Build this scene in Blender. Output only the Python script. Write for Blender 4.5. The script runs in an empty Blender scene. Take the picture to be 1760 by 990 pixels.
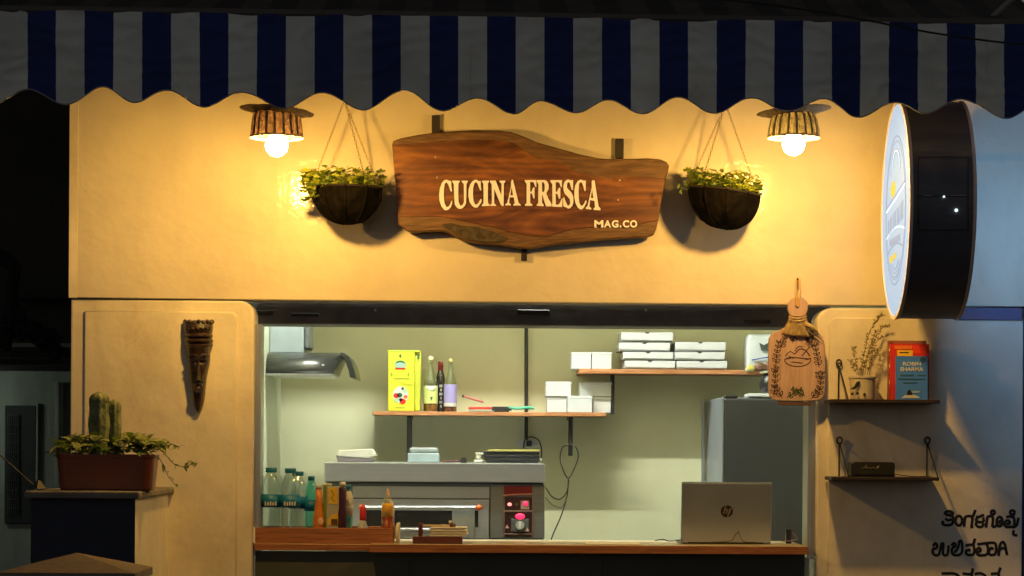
import bpy, bmesh, math, random
from math import sin, cos, pi, radians
from mathutils import Vector, Matrix, noise
random.seed(7)
SC = bpy.context.scene
COL = SC.collection

# ---------------------------------------------------------------- camera
F = 4224.0
CAM = Vector((0.0, -9.6, 1.45))
YAW, ROLL = radians(1.0), radians(0.35)
cd = bpy.data.cameras.new('camera'); cam = bpy.data.objects.new('camera', cd); COL.objects.link(cam)
cd.sensor_width = 36.0; cd.lens = 36.0 * F / 1760.0
cd.shift_y = (770 - 495) / 1760.0
cd.clip_start = 0.05; cd.clip_end = 500
fwd = Vector((sin(YAW), cos(YAW), 0)); right = Vector((cos(YAW), -sin(YAW), 0)); up = Vector((0, 0, 1))
r2 = right * cos(ROLL) + up * sin(ROLL); u2 = up * cos(ROLL) - right * sin(ROLL)
R = Matrix((r2, u2, -fwd)).transposed()
cam.matrix_world = Matrix.Translation(CAM) @ R.to_4x4()
SC.camera = cam

def U(px, py, Y):
    """photo pixel -> point on the vertical plane y = Y"""
    d = fwd + r2 * ((px - 880) / F) + u2 * ((770 - py) / F)
    t = (Y - CAM.y) / d.y
    return CAM + d * t
def UX(px, Y, py=600): return U(px, py, Y).x
def UZ(py, Y, px=880): return U(px, py, Y).z
def S(Y): return F / (Y - CAM.y)          # pixels per metre

# ---------------------------------------------------------------- world (night, faint sky)
W = bpy.data.worlds.new('World'); SC.world = W; W.use_nodes = True
nt = W.node_tree; bgn = nt.nodes['Background']
sky = nt.nodes.new('ShaderNodeTexSky'); sky.sky_type = 'NISHITA'; sky.sun_disc = False
sky.sun_elevation = radians(-1.5); sky.sun_rotation = radians(200)
hs = nt.nodes.new('ShaderNodeHueSaturation'); hs.inputs['Saturation'].default_value = 0.25
nt.links.new(sky.outputs[0], hs.inputs['Color']); nt.links.new(hs.outputs[0], bgn.inputs[0])
bgn.inputs[1].default_value = 0.25
SC.view_settings.view_transform = 'Standard'; SC.view_settings.look = 'None'
SC.view_settings.exposure = 0.0; SC.view_settings.gamma = 1.0
SC.cycles.max_bounces = 8; SC.cycles.transparent_max_bounces = 16
SC.cycles.sample_clamp_indirect = 6.0

# lamp strengths (the lamps themselves are built further down)
BULB_E = 850.0
TUBE_E = 620.0
DRUM_E = (0.36, 0.54, 0.74)
DRUM_ER = (1.35, 3.2, 6.4)

# ---------------------------------------------------------------- materials
MATS = {}
def mat(name, col, rough=0.6, metal=0.0, var=0.12, scale=8.0, bump=0.0, bscale=40.0, stretch=(1, 1, 1), col2=None,
        coat=0.0, coat_rough=0.1, coat_bump=0.0, spec=0.5, trans=0.0, distort=0.0, detail=4.0, ramp=(0.35, 0.65), sheen=0.0):
    if name in MATS: return MATS[name]
    m = bpy.data.materials.new(name); m.use_nodes = True; MATS[name] = m
    n = m.node_tree.nodes; l = m.node_tree.links; b = n['Principled BSDF']
    tc = n.new('ShaderNodeTexCoord'); mp = n.new('ShaderNodeMapping'); mp.inputs['Scale'].default_value = stretch
    l.new(tc.outputs['Object'], mp.inputs[0])
    nz = n.new('ShaderNodeTexNoise'); nz.inputs['Scale'].default_value = scale; nz.inputs['Detail'].default_value = detail
    nz.inputs['Distortion'].default_value = distort
    l.new(mp.outputs[0], nz.inputs[0])
    cr = n.new('ShaderNodeValToRGB'); c = Vector(col)
    c2 = Vector(col2) if col2 else c * (1 - var); c1 = c if col2 else c * (1 + var * .4)
    cr.color_ramp.elements[0].color = (*c2, 1); cr.color_ramp.elements[1].color = (*c1, 1)
    cr.color_ramp.elements[0].position = ramp[0]; cr.color_ramp.elements[1].position = ramp[1]
    l.new(nz.outputs[0], cr.inputs[0]); l.new(cr.outputs[0], b.inputs['Base Color'])
    b.inputs['Roughness'].default_value = rough; b.inputs['Metallic'].default_value = metal
    b.inputs['Specular IOR Level'].default_value = spec
    if rough > 0.12:
        mr = n.new('ShaderNodeMapRange'); mr.inputs[3].default_value = rough * .88; mr.inputs[4].default_value = min(1, rough * 1.12)
        l.new(nz.outputs[0], mr.inputs[0]); l.new(mr.outputs[0], b.inputs['Roughness'])
    if trans: b.inputs['Transmission Weight'].default_value = trans
    if bump:
        bz = n.new('ShaderNodeTexNoise'); bz.inputs['Scale'].default_value = bscale; bz.inputs['Detail'].default_value = 5
        l.new(mp.outputs[0], bz.inputs[0])
        bp = n.new('ShaderNodeBump'); bp.inputs['Strength'].default_value = bump; bp.inputs['Distance'].default_value = 0.01
        l.new(bz.outputs[0], bp.inputs['Height']); l.new(bp.outputs[0], b.inputs['Normal'])
    if coat:
        b.inputs['Coat Weight'].default_value = coat; b.inputs['Coat Roughness'].default_value = coat_rough
        if coat_bump:
            cz = n.new('ShaderNodeTexNoise'); cz.inputs['Scale'].default_value = 26; cz.inputs['Detail'].default_value = 3
            l.new(tc.outputs['Object'], cz.inputs[0])
            cb = n.new('ShaderNodeBump'); cb.inputs['Strength'].default_value = coat_bump; cb.inputs['Distance'].default_value = 0.01
            l.new(cz.outputs[0], cb.inputs['Height']); l.new(cb.outputs[0], b.inputs['Coat Normal'])
    return m
def leafy(m, w=.45):
    n = m.node_tree.nodes; l = m.node_tree.links; b = n['Principled BSDF']; o = n['Material Output']
    t = n.new('ShaderNodeBsdfTranslucent'); l.new(b.inputs['Base Color'].links[0].from_socket, t.inputs[0])
    x = n.new('ShaderNodeMixShader'); x.inputs[0].default_value = w; l.new(b.outputs[0], x.inputs[1]); l.new(t.outputs[0], x.inputs[2]); l.new(x.outputs[0], o.inputs[0])
def stains(m, col=(.52, .40, .26), amount=.5, scale=1.3, cracks=True):
    n = m.node_tree.nodes; l = m.node_tree.links; b = n['Principled BSDF']
    src = b.inputs['Base Color'].links[0].from_socket
    tc = n.new('ShaderNodeTexCoord'); mp = n.new('ShaderNodeMapping'); mp.inputs['Scale'].default_value = (1.6, 1, .8); l.new(tc.outputs['Object'], mp.inputs[0])
    nz = n.new('ShaderNodeTexNoise'); nz.inputs['Scale'].default_value = scale; nz.inputs['Detail'].default_value = 8; nz.inputs['Roughness'].default_value = .7; nz.inputs['Distortion'].default_value = .6
    l.new(mp.outputs[0], nz.inputs[0])
    mr = n.new('ShaderNodeMapRange'); mr.inputs[1].default_value = .50; mr.inputs[2].default_value = .78; mr.inputs[4].default_value = amount; l.new(nz.outputs[0], mr.inputs[0])
    mx = n.new('ShaderNodeMix'); mx.data_type = 'RGBA'; l.new(mr.outputs[0], mx.inputs[0]); l.new(src, mx.inputs[6]); mx.inputs[7].default_value = (*col, 1)
    out = mx.outputs[2]
    if cracks:
        vo = n.new('ShaderNodeTexVoronoi'); vo.feature = 'DISTANCE_TO_EDGE'; vo.inputs['Scale'].default_value = 1.1
        nd = n.new('ShaderNodeTexNoise'); nd.inputs['Scale'].default_value = 5; l.new(tc.outputs['Object'], nd.inputs[0])
        ad = n.new('ShaderNodeVectorMath'); ad.operation = 'MULTIPLY_ADD'; ad.inputs[1].default_value = (.35, .35, .35); l.new(nd.outputs['Color'], ad.inputs[0]); l.new(tc.outputs['Object'], ad.inputs[2])
        l.new(ad.outputs[0], vo.inputs['Vector'])
        c2 = n.new('ShaderNodeMapRange'); c2.inputs[1].default_value = 0; c2.inputs[2].default_value = .004; c2.inputs[3].default_value = .35; c2.inputs[4].default_value = 0; l.new(vo.outputs['Distance'], c2.inputs[0])
        mu = n.new('ShaderNodeMath'); mu.operation = 'MULTIPLY'; l.new(c2.outputs[0], mu.inputs[0]); l.new(mr.outputs[0], mu.inputs[1])
        m3 = n.new('ShaderNodeMix'); m3.data_type = 'RGBA'; l.new(mu.outputs[0], m3.inputs[0]); l.new(out, m3.inputs[6]); m3.inputs[7].default_value = (.10, .07, .05, 1); out = m3.outputs[2]
    l.new(out, b.inputs['Base Color'])
def emit(name, col, strength):
    if name in MATS: return MATS[name]
    m = bpy.data.materials.new(name); m.use_nodes = True; MATS[name] = m
    b = m.node_tree.nodes['Principled BSDF']; b.inputs['Base Color'].default_value = (*col, 1)
    b.inputs['Emission Color'].default_value = (*col, 1); b.inputs['Emission Strength'].default_value = strength
    return m
def glow(name, col):
    m = emit(name, col, 1.0); m.node_tree.nodes['Principled BSDF'].inputs['Base Color'].default_value = (*[c * .10 for c in col], 1)
    return m
def clear(name, tint, gloss=0.12, rough=0.05):
    """thin clear plastic or glass: tinted see-through wall with a gloss on top"""
    if name in MATS: return MATS[name]
    m = bpy.data.materials.new(name); m.use_nodes = True; MATS[name] = m
    n = m.node_tree.nodes; l = m.node_tree.links
    out = n['Material Output']; n.remove(n['Principled BSDF'])
    t = n.new('ShaderNodeBsdfTransparent'); t.inputs[0].default_value = (*tint, 1)
    g = n.new('ShaderNodeBsdfGlossy'); g.inputs['Roughness'].default_value = rough; g.inputs[0].default_value = (.9, .95, .95, 1)
    lw = n.new('ShaderNodeLayerWeight'); lw.inputs[0].default_value = 0.35
    mr = n.new('ShaderNodeMapRange'); mr.inputs[3].default_value = gloss; mr.inputs[4].default_value = 0.75
    l.new(lw.outputs['Facing'], mr.inputs[0])
    mx = n.new('ShaderNodeMixShader'); l.new(mr.outputs[0], mx.inputs[0]); l.new(t.outputs[0], mx.inputs[1]); l.new(g.outputs[0], mx.inputs[2])
    l.new(mx.outputs[0], out.inputs[0]); return m

M_WALL = mat('cream_plaster', (.72, .63, .47), .5, var=.12, scale=2.5, bump=.5, bscale=11, coat=.55, coat_rough=.13, coat_bump=.2)
M_COLUMN = mat('column_plaster', (.78, .70, .55), .62, var=.16, scale=3.2, bump=.35, bscale=18)
stains(M_WALL, amount=.35); stains(M_COLUMN, (.42, .33, .22), .6, 1.7)
M_DARKWALL = mat('dark_facade', (.045, .042, .035), .9, var=.4, scale=2, bump=.3)
M_BLUEBAND = mat('blue_violet_paint', (.16, .13, .22), .6)
M_KWALL = mat('kitchen_paint', (.62, .62, .41), .55, var=.07, scale=2.0, bump=.12, bscale=10, spec=.4)
stains(M_KWALL, (.50, .47, .25), .45, 2.2, False)
M_KWALL2 = mat('kitchen_tile', (.60, .64, .46), .35, var=.05, scale=2)
M_KFLOOR = mat('pale_floor_tile', (.62, .62, .58), .4)
M_CEIL = mat('ceiling_paint', (.85, .85, .80), .8)
M_SHUTTER = mat('shutter_steel', (.12, .115, .12), .5, metal=.2, var=.25, scale=12, bump=.1)
M_ALU = mat('aluminium', (.55, .56, .53), .32, metal=.85, var=.12, stretch=(20, 20, 1), scale=4)
M_STEEL = mat('stainless_steel', (.47, .53, .57), .33, metal=.75, var=.035, scale=3, stretch=(.6, 2, 24))
M_STEELDARK = mat('dark_steel', (.20, .22, .22), .42, metal=.6, var=.06, scale=3, stretch=(.6, 2, 24))
for q_ in (M_STEEL, M_STEELDARK):
    lk = q_.node_tree.nodes['Principled BSDF'].inputs['Roughness'].links[0]; q_.node_tree.links.remove(lk)
    q_.node_tree.nodes['Principled BSDF'].inputs['Anisotropic'].default_value = .6
M_OVENGLASS = mat('oven_glass', (.012, .014, .013), .18, var=.2)
M_BLACK = mat('black_metal', (.012, .011, .010), .5, var=.3, scale=20)
M_BLACKP = mat('black_plastic', (.016, .016, .016), .38, var=.3)
M_RUBBER = mat('black_cable', (.012, .012, .012), .5)
M_COUNTER = mat('counter_wood', (.40, .155, .045), .38, col2=(.22, .075, .02), scale=5, stretch=(1.2, 6, 26), distort=1.2, detail=6, coat=.3)
M_COUNTERTOP = mat('counter_laminate', (.58, .47, .30), .35, var=.2, scale=6, stretch=(1, 14, 4), coat=.3)
M_UNDER = mat('counter_front_paint', (.060, .066, .050), .6, var=.3, scale=3)
M_SHELF = mat('shelf_wood', (.50, .235, .10), .45, col2=(.32, .13, .05), scale=6, stretch=(1.5, 6, 20), distort=.8)
M_WHITE = mat('white_card', (.60, .62, .63), .65, var=.06)
M_PAPER = mat('paper', (.80, .76, .66), .8, var=.06, bump=.1)
M_TIN = mat('yellow_tin', (.60, .62, .045), .32, var=.08, coat=.3)
M_FRIDGE = mat('fridge_grey', (.040, .041, .040), .42, metal=.25, var=.14, scale=2.5)
M_FRIDGESIDE = mat('fridge_side', (.30, .34, .40), .45, metal=.2, var=.1)
M_WFAB = mat('white_awning_cloth', (.76, .80, .78), .9, var=.15, scale=3, bump=.25, bscale=220)
M_BFAB = mat('blue_awning_cloth', (.022, .042, .20), .9, var=.15, scale=3, bump=.25, bscale=220)
M_BOARD = mat('sapwood', (.20, .105, .05), .5, col2=(.08, .036, .016), scale=4, stretch=(1.2, 1, 9), distort=2.0, detail=8, bump=.5, bscale=22, ramp=(.3, .7))
M_RIM = mat('live_edge', (.085, .060, .036), .8, col2=(.03, .02, .014), scale=16, distort=2, bump=.8, bscale=30)
M_LETTER = mat('white_letter', (.90, .88, .95), .45, var=.04)
M_BRACKET = mat('bracket_iron', (.022, .015, .012), .55, var=.3)
M_COIR = mat('dark_bark', (.0075, .006, .005), .9, col2=(.0015, .0012, .001), scale=9, distort=2.5, bump=1.0, bscale=22, spec=.06)
M_CHAIN = mat('plastic_chain', (.24, .17, .09), .5)
M_LEAFY = mat('yellow_green_leaf', (.46, .52, .05), .5, var=.35, scale=30)
M_LEAFD = mat('green_leaf', (.12, .19, .035), .5, var=.35, scale=30)
M_LEAFV = mat('pale_leaf', (.50, .54, .24), .5, col2=(.22, .28, .10), scale=40)
for q_ in (M_LEAFY, M_LEAFD, M_LEAFV): leafy(q_)
for q_ in (M_WFAB, M_BFAB): leafy(q_, .06)
M_STEM = mat('green_stem', (.07, .09, .03), .6)
M_WICKER = mat('woven_wicker', (.15, .11, .09), .8, col2=(.07, .05, .04), scale=60, bump=.8, bscale=90)
M_BRIM = mat('woven_brim', (.62, .50, .34), .8, col2=(.36, .27, .17), scale=70, bump=.6, bscale=90)
M_CERAMIC = mat('socket_ceramic', (.6, .5, .35), .5)
M_BULB = emit('lit_bulb', (1.0, .56, .12), BULB_E)
M_TUBE = emit('lit_tube', (.96, 1.0, .88), TUBE_E)
M_MASK = mat('carved_dark_wood', (.040, .018, .010), .42, col2=(.012, .007, .005), scale=14, stretch=(3, 3, 1), bump=.4, bscale=30, coat=.35, coat_rough=.3)
M_NAVY = mat('navy_paint', (.028, .034, .060), .75, var=.25, scale=3, bump=.3)
M_CAP = mat('grey_coping', (.20, .18, .145), .8, var=.25, scale=9, bump=.4)
M_CAPBROWN = mat('brown_coping', (.20, .135, .105), .8, col2=(.13, .10, .085), scale=7, bump=.4)
M_TERRA = mat('terracotta_plastic', (.24, .055, .020), .34, var=.12, scale=4, coat=.3, coat_rough=.3)
M_CACTUS = mat('cactus_skin', (.20, .23, .10), .6, col2=(.06, .08, .03), scale=20, bump=.8, bscale=45)
M_SOIL = mat('soil', (.03, .02, .014), .95, bump=1, bscale=60)
M_CUTWOOD = mat('cutting_board_wood', (.50, .33, .25), .5, col2=(.39, .24, .175), scale=5, stretch=(10, 2, 1.2), distort=.6)
M_BURN = mat('burnt_line', (.05, .022, .014), .7)
M_BURNG = mat('green_stain', (.02, .045, .012), .7)
M_RIBBON = mat('raffia_ribbon', (.58, .42, .20), .8, var=.25, scale=40, bump=.5)
M_DRUM = mat('drum_black', (.10, .10, .13), .42, var=.2)
M_DRUMRIM = mat('drum_rim', (.75, .62, .56), .4)
M_PAINTBLK = mat('black_paint', (.006, .005, .005), .6)
M_POT = mat('pale_pot', (.50, .43, .31), .55, var=.12)
M_DRY = mat('dry_reed', (.20, .16, .06), .7, var=.35, scale=40)
M_RED = mat('red_cover', (.62, .03, .02), .4)
M_ORANGE = mat('orange_print', (.85, .20, .02), .45)
M_YEL = mat('yellow_print', (.85, .55, .03), .45)
M_BLUEBOOK = mat('blue_cover', (.06, .22, .85), .4)
M_BLUEDARK = mat('dark_blue_print', (.03, .10, .20), .5)
M_SILVER = mat('laptop_silver', (.42, .48, .55), .38, metal=.75, var=.05)
M_LOGO = mat('logo_dark', (.03, .02, .018), .3)
M_HP = mat('logo_silver', (.36, .34, .31), .3, metal=.5)
M_TEAL = mat('teal_plastic', (.0, .13, .24), .45)
M_TEALLAB = mat('teal_label', (.0, .17, .38), .5)
M_CLEARP = clear('clear_plastic', (.90, .95, .93), .10)
M_CLEARG = clear('green_plastic', (.35, .80, .72), .12)
M_GLASS = clear('bottle_glass', (.85, .90, .82), .10)
M_OIL = mat('amber_liquid', (.24, .10, .01), .2)
M_DARKGLASS = mat('dark_bottle', (.020, .016, .014), .15)
M_CAPRED = mat('wine_red_foil', (.16, .01, .015), .4)
M_LABELG = mat('label_green', (.60, .68, .22), .6)
M_LABELP = mat('label_purple', (.34, .30, .60), .6)
M_LABELW = mat('label_white', (.58, .60, .57), .6)
M_JUICE = mat('orange_juice', (.58, .19, .015), .3)
M_MUSTARD = mat('mustard', (.90, .56, .01), .4)
M_KETCHUP = mat('red_sauce', (.30, .05, .02), .35)
M_SQUEEZE = clear('squeeze_bottle', (1.0, .92, .75), .03, .15)
M_REDP = mat('red_plastic', (.60, .025, .02), .35)
M_ORP = mat('orange_plastic', (.75, .12, .015), .4)
M_GREENP = mat('green_plastic_handle', (.02, .36, .20), .4)
M_PINK = mat('pink_plastic', (.42, .10, .09), .5)
M_MAROON = mat('maroon_panel', (.14, .012, .010), .35)
M_PANEL = mat('control_panel', (.030, .008, .008), .35)
M_REDLED = emit('red_lamp', (1.0, .02, .10), 1.6)
M_PINKLED = emit('pink_lamp', (1.0, .30, .28), 1.3)
M_GLINT = emit('white_glint', (.8, 1.0, .95), 1.2)  # glow that stands in for glints reflected in the drum skin
M_BROWN = mat('dark_red_wood', (.10, .025, .014), .4)
M_BLUEGREY = mat('blue_grey_box', (.36, .44, .45), .6)
M_GREYCARD = mat('grey_card', (.30, .33, .33), .6)
M_GROUND = mat('street_concrete', (.035, .034, .034), .9, var=.25, scale=2, bump=.5)
M_PALEGREEN = mat('pale_green_wall', (.30, .32, .26), .8, col2=(.19, .20, .165), scale=2.0, stretch=(3, 3, .6), bump=.3)
M_SOFFIT = mat('soffit', (.22, .235, .21), .8, var=.3, scale=4)
M_DARKTREE = mat('dark_bark_tree', (.010, .009, .008), .95)
M_DOORDARK = mat('dark_door', (.02, .023, .02), .7)
M_GRILLE = mat('door_grille', (.05, .055, .05), .5, metal=.5)
M_FACE = glow('lightbox_face', DRUM_E)
M_FACE_R = glow('lightbox_far_face', DRUM_ER)
M_PRINTB = glow('lightbox_blue_print', (.26, .36, .55))
M_PRINTG = glow('lightbox_grey_print', (.30, .38, .50))
M_PRINTY = glow('lightbox_yellow_print', (.75, .58, .06))
M_PRINTW = glow('lightbox_white_print', (.80, 1.05, 1.2))

# ---------------------------------------------------------------- object helpers
def wloc(o):
    v = Vector((0, 0, 0))
    while o is not None: v += o.location; o = o.parent
    return v
def thing(name, label, cat, loc, group=None):
    o = bpy.data.objects.new(name, None); COL.objects.link(o); o.location = loc; o.empty_display_size = .05
    o['label'] = label; o['category'] = cat
    if group: o['group'] = group
    return o
def put(name, src, m, parent=None, label=None, cat=None, kind=None, group=None, smooth=False):
    """src: bmesh (world coordinates) or Mesh -> one object, under parent if given"""
    if isinstance(src, bmesh.types.BMesh):
        me = bpy.data.meshes.new(name); src.to_mesh(me); src.free()
    else: me = src
    ms = m if isinstance(m, (list, tuple)) else [m]
    idx = [p.material_index for p in me.polygons] if len(ms) > 1 else None
    me.materials.clear()
    for q in ms: me.materials.append(q)
    if idx: me.polygons.foreach_set('material_index', idx)
    if smooth:
        me.polygons.foreach_set('use_smooth', [True] * len(me.polygons))
    o = bpy.data.objects.new(name, me); COL.objects.link(o)
    if parent is not None:
        o.parent = parent; off = wloc(parent)
        me.transform(Matrix.Translation(-off))
    else:
        vs = [v.co for v in me.vertices]
        off = Vector(((min(v.x for v in vs) + max(v.x for v in vs)) / 2, (min(v.y for v in vs) + max(v.y for v in vs)) / 2, min(v.z for v in vs)))
        me.transform(Matrix.Translation(-off)); o.location = off
    if label: o['label'] = label
    if cat: o['category'] = cat
    if kind: o['kind'] = kind
    if group: o['group'] = group
    return o
def B(): return bmesh.new()
def abox(bm, x0, y0, z0, x1, y1, z1, bev=0.0, seg=1, M=None):
    r = bmesh.ops.create_cube(bm, size=1.0); vs = r['verts']
    bmesh.ops.scale(bm, vec=(abs(x1 - x0), abs(y1 - y0), abs(z1 - z0)), verts=vs)
    bmesh.ops.translate(bm, vec=((x0 + x1) / 2, (y0 + y1) / 2, (z0 + z1) / 2), verts=vs)
    if M is not None: bmesh.ops.transform(bm, matrix=M, verts=vs)
    if bev:
        es = list({e for v in vs for e in v.link_edges})
        bmesh.ops.bevel(bm, geom=es, offset=bev, segments=seg, profile=.5, affect='EDGES')
    return bm
def pbox(x0, y0, x1, y1, Y, depth, bev=.002, seg=1, bm=None):
    """box whose front face (plane Y) covers the photo rectangle"""
    bm = bm or B(); xm, ym = (x0 + x1) / 2, (y0 + y1) / 2
    a = U(x0, ym, Y); b = U(x1, ym, Y); t = U(xm, y0, Y); u = U(xm, y1, Y)
    return abox(bm, a.x, Y, u.z, b.x, Y + depth, t.z, bev, seg)
def cyl(bm, p0, p1, r0, r1=None, n=12, cap=True):
    p0 = Vector(p0); p1 = Vector(p1); d = p1 - p0; L = d.length
    if L < 1e-7: return bm
    M = Matrix.Translation((p0 + p1) / 2) @ d.to_track_quat('Z', 'Y').to_matrix().to_4x4()
    bmesh.ops.create_cone(bm, cap_ends=cap, segments=n, radius1=r0, radius2=(r0 if r1 is None else r1), depth=L, matrix=M)
    return bm
def tube(bm, pts, r, n=8, taper=None):
    pts = [Vector(p) for p in pts]; rings = []
    for i, p in enumerate(pts):
        t = (pts[min(i + 1, len(pts) - 1)] - pts[max(i - 1, 0)]).normalized()
        a = t.orthogonal().normalized()
        if i: a = (prev - t * prev.dot(t)).normalized()
        prev = a; b = t.cross(a)
        rr = r if taper is None else r + (taper - r) * i / (len(pts) - 1)
        rings.append([bm.verts.new(p + (a * cos(2 * pi * k / n) + b * sin(2 * pi * k / n)) * rr) for k in range(n)])
    for i in range(len(rings) - 1):
        for k in range(n):
            bm.faces.new((rings[i][k], rings[i][(k + 1) % n], rings[i + 1][(k + 1) % n], rings[i + 1][k]))
    bm.faces.new(rings[0][::-1]); bm.faces.new(rings[-1]); return bm
def smooth_pts(pts, sub=5):
    pts = [Vector(p) for p in pts]; out = []
    for i in range(len(pts) - 1):
        p0 = pts[max(i - 1, 0)]; p1 = pts[i]; p2 = pts[i + 1]; p3 = pts[min(i + 2, len(pts) - 1)]
        for k in range(sub):
            t = k / sub
            out.append(.5 * ((2 * p1) + (p2 - p0) * t + (2 * p0 - 5 * p1 + 4 * p2 - p3) * t * t + (3 * p1 - p0 - 3 * p2 + p3) * t ** 3))
    out.append(pts[-1]); return out
def lathe(bm, c, prof, n=24, sx=1, sy=1, capb=True, capt=True):
    """prof: list of (radius, z) from bottom to top round the point c"""
    rings = []
    for r, z in prof:
        rings.append([bm.verts.new((c[0] + max(r, 1e-4) * cos(2 * pi * k / n) * sx, c[1] + max(r, 1e-4) * sin(2 * pi * k / n) * sy, c[2] + z)) for k in range(n)])
    for i in range(len(rings) - 1):
        for k in range(n):
            bm.faces.new((rings[i][k], rings[i][(k + 1) % n], rings[i + 1][(k + 1) % n], rings[i + 1][k]))
    if capb: bm.faces.new(rings[0][::-1])
    if capt: bm.faces.new(rings[-1])
    return bm
def ball(bm, c, r, sx=1, sy=1, sz=1, n=16):
    M = Matrix.Translation(c) @ Matrix.Diagonal((sx, sy, sz, 1))
    bmesh.ops.create_uvsphere(bm, u_segments=n, v_segments=max(6, n // 2), radius=r, matrix=M); return bm
def flat(polys, depth, bevel=0.0, to=None, res=2):
    """filled 2-D outline with holes (curve fill), thickness depth; polys are lists of (x,z) in metres;
    result stands in the XZ plane, front face at y = to - depth, back at y = to"""
    cu = bpy.data.curves.new('outline', 'CURVE'); cu.dimensions = '2D'; cu.fill_mode = 'BOTH'
    cu.extrude = max(depth / 2 - bevel, 0.0001); cu.bevel_depth = bevel; cu.bevel_resolution = 1; cu.offset = -bevel
    for p in polys:
        sp = cu.splines.new('POLY'); sp.points.add(len(p) - 1); sp.use_cyclic_u = True
        for i, q in enumerate(p): sp.points[i].co = (q[0], q[1], 0, 1)
    ob = bpy.data.objects.new('outline', cu); COL.objects.link(ob)
    bpy.context.view_layer.update()
    dg = bpy.context.evaluated_depsgraph_get()
    me = bpy.data.meshes.new_from_object(ob.evaluated_get(dg), depsgraph=dg)
    bpy.data.objects.remove(ob); bpy.data.curves.remove(cu)
    for v in me.vertices:
        x, y, z = v.co; v.co = (x, to - depth / 2 - z, y)
    return me
def pflat(polys, Y, depth, bevel=0.0):
    """like flat() but the outlines are photo pixels on the plane Y (front face)"""
    return flat([[(U(a, b, Y).x, U(a, b, Y).z) for a, b in p] for p in polys], depth, bevel, Y + depth)
def joinmesh(bm, me):
    bm.from_mesh(me); bpy.data.meshes.remove(me); return bm
def text_mesh(s, x0, y0, x1, y1, Y, depth=.001, bold=0.0):
    cu = bpy.data.curves.new('t', 'FONT'); cu.body = s; cu.extrude = .001; cu.offset = bold
    ob = bpy.data.objects.new('t', cu); COL.objects.link(ob); bpy.context.view_layer.update()
    dg = bpy.context.evaluated_depsgraph_get()
    me = bpy.data.meshes.new_from_object(ob.evaluated_get(dg), depsgraph=dg)
    bpy.data.objects.remove(ob); bpy.data.curves.remove(cu)
    xs = [v.co.x for v in me.vertices]; ys = [v.co.y for v in me.vertices]
    a = U(x0, (y0 + y1) / 2, Y); b = U(x1, (y0 + y1) / 2, Y); t = U((x0 + x1) / 2, y0, Y); u = U((x0 + x1) / 2, y1, Y)
    for v in me.vertices:
        fx = (v.co.x - min(xs)) / (max(xs) - min(xs)) if False else None
    mnx, mxx, mny, mxy = min(xs), max(xs), min(ys), max(ys)
    for v in me.vertices:
        v.co = (a.x + (v.co.x - mnx) / (mxx - mnx) * (b.x - a.x), Y + (depth if v.co.z < 0 else 0), u.z + (v.co.y - mny) / (mxy - mny) * (t.z - u.z))
    return me

# ================================================================ THE GROUND AND THE BUILDING
GZ = -0.15
put('ground', abox(B(), -60, -60, GZ - .2, 60, 60, GZ), M_GROUND, kind='structure')
CT = UZ(937, -.05, 1000)                       # counter top height
XL = UX(119, 0, 350); XC = UX(435, 0, 700); XR = UX(1403, 0, 700); XE = UX(1850, 0)
ZF = UZ(525, 0, 900)                            # bottom of the fascia wall
TOPZ = 3.45
bld = thing('shop_building', 'cream plastered shop front with a wide service hatch into a lit kitchen', 'building', (0, .1, GZ))
# fascia follows the very slight tilt seen in the photograph
bm = B()
zl = U(119, 512, 0).z; zr = U(1758, 527, 0).z
me = flat([[(XL, zl), (XE, zr - .002), (XE, TOPZ), (XL, TOPZ)]], .16, .004, .16)
put('fascia_wall', me, M_WALL, bld)
put('corner_bead', flat([[(XL, zl), (XL + .034, zl), (XL + .034, TOPZ), (XL, TOPZ)]], .003, .001, -.0005), M_COLUMN, bld)
# columns: rounded top corner, with a proud inner panel
def rcorner(cx, cy, r, a0, a1, n=8):
    return [(cx + r * cos(radians(a0 + (a1 - a0) * k / n)), cy + r * sin(radians(a0 + (a1 - a0) * k / n))) for k in range(n + 1)]
zc = U(280, 516, -.01).z
xl_, xr_ = U(121, 700, -.01).x, U(436, 700, -.01).x
lc = put('column', flat([[(xl_, GZ), (xr_, GZ)] + rcorner(xr_ - .055, zc - .055, .055, 0, 90) + [(xl_, zc)]], .20, .008, .19), M_COLUMN, bld)
px0, px1, pz1 = U(145, 700, -.02).x, U(408, 700, -.02).x, U(280, 535, -.02).z
put('inset_panel', flat([[(px0, GZ + .02), (px1, GZ + .02)] + rcorner(px1 - .03, pz1 - .03, .03, 0, 90) + [(px0, pz1)]], .014, .006, -.0095), M_COLUMN, lc)
xl2, xr2 = U(1404, 700, -.01).x, U(1759, 700, -.01).x
zc2 = U(1500, 530, -.01).z
rc = put('column', flat([[(xl2, GZ), (xr2, GZ), (xr2, zc2)] + rcorner(xl2 + .055, zc2 - .055, .055, 90, 180)], .20, .008, .19), M_COLUMN, bld)
px0, px1, pz1 = U(1424, 700, -.02).x, xr2 - .004, U(1500, 546, -.02).z
put('inset_panel', flat([[(px0, GZ + .02), (px1, GZ + .02), (px1, pz1)] + rcorner(px0 + .03, pz1 - .03, .03, 90, 180)], .012, .005, -.0095), M_COLUMN, rc)
put('blue_trim', pbox(1640, 529, 1757, 550, -.028, .02, .002), M_BLUEBAND, bld)
put('blue_corner_strip', abox(B(), xr2 + .001, -.03, GZ, xr2 + .09, .15, zc2 + .002), mat('deep_blue_paint', (.02, .025, .10), .6), bld)
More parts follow.
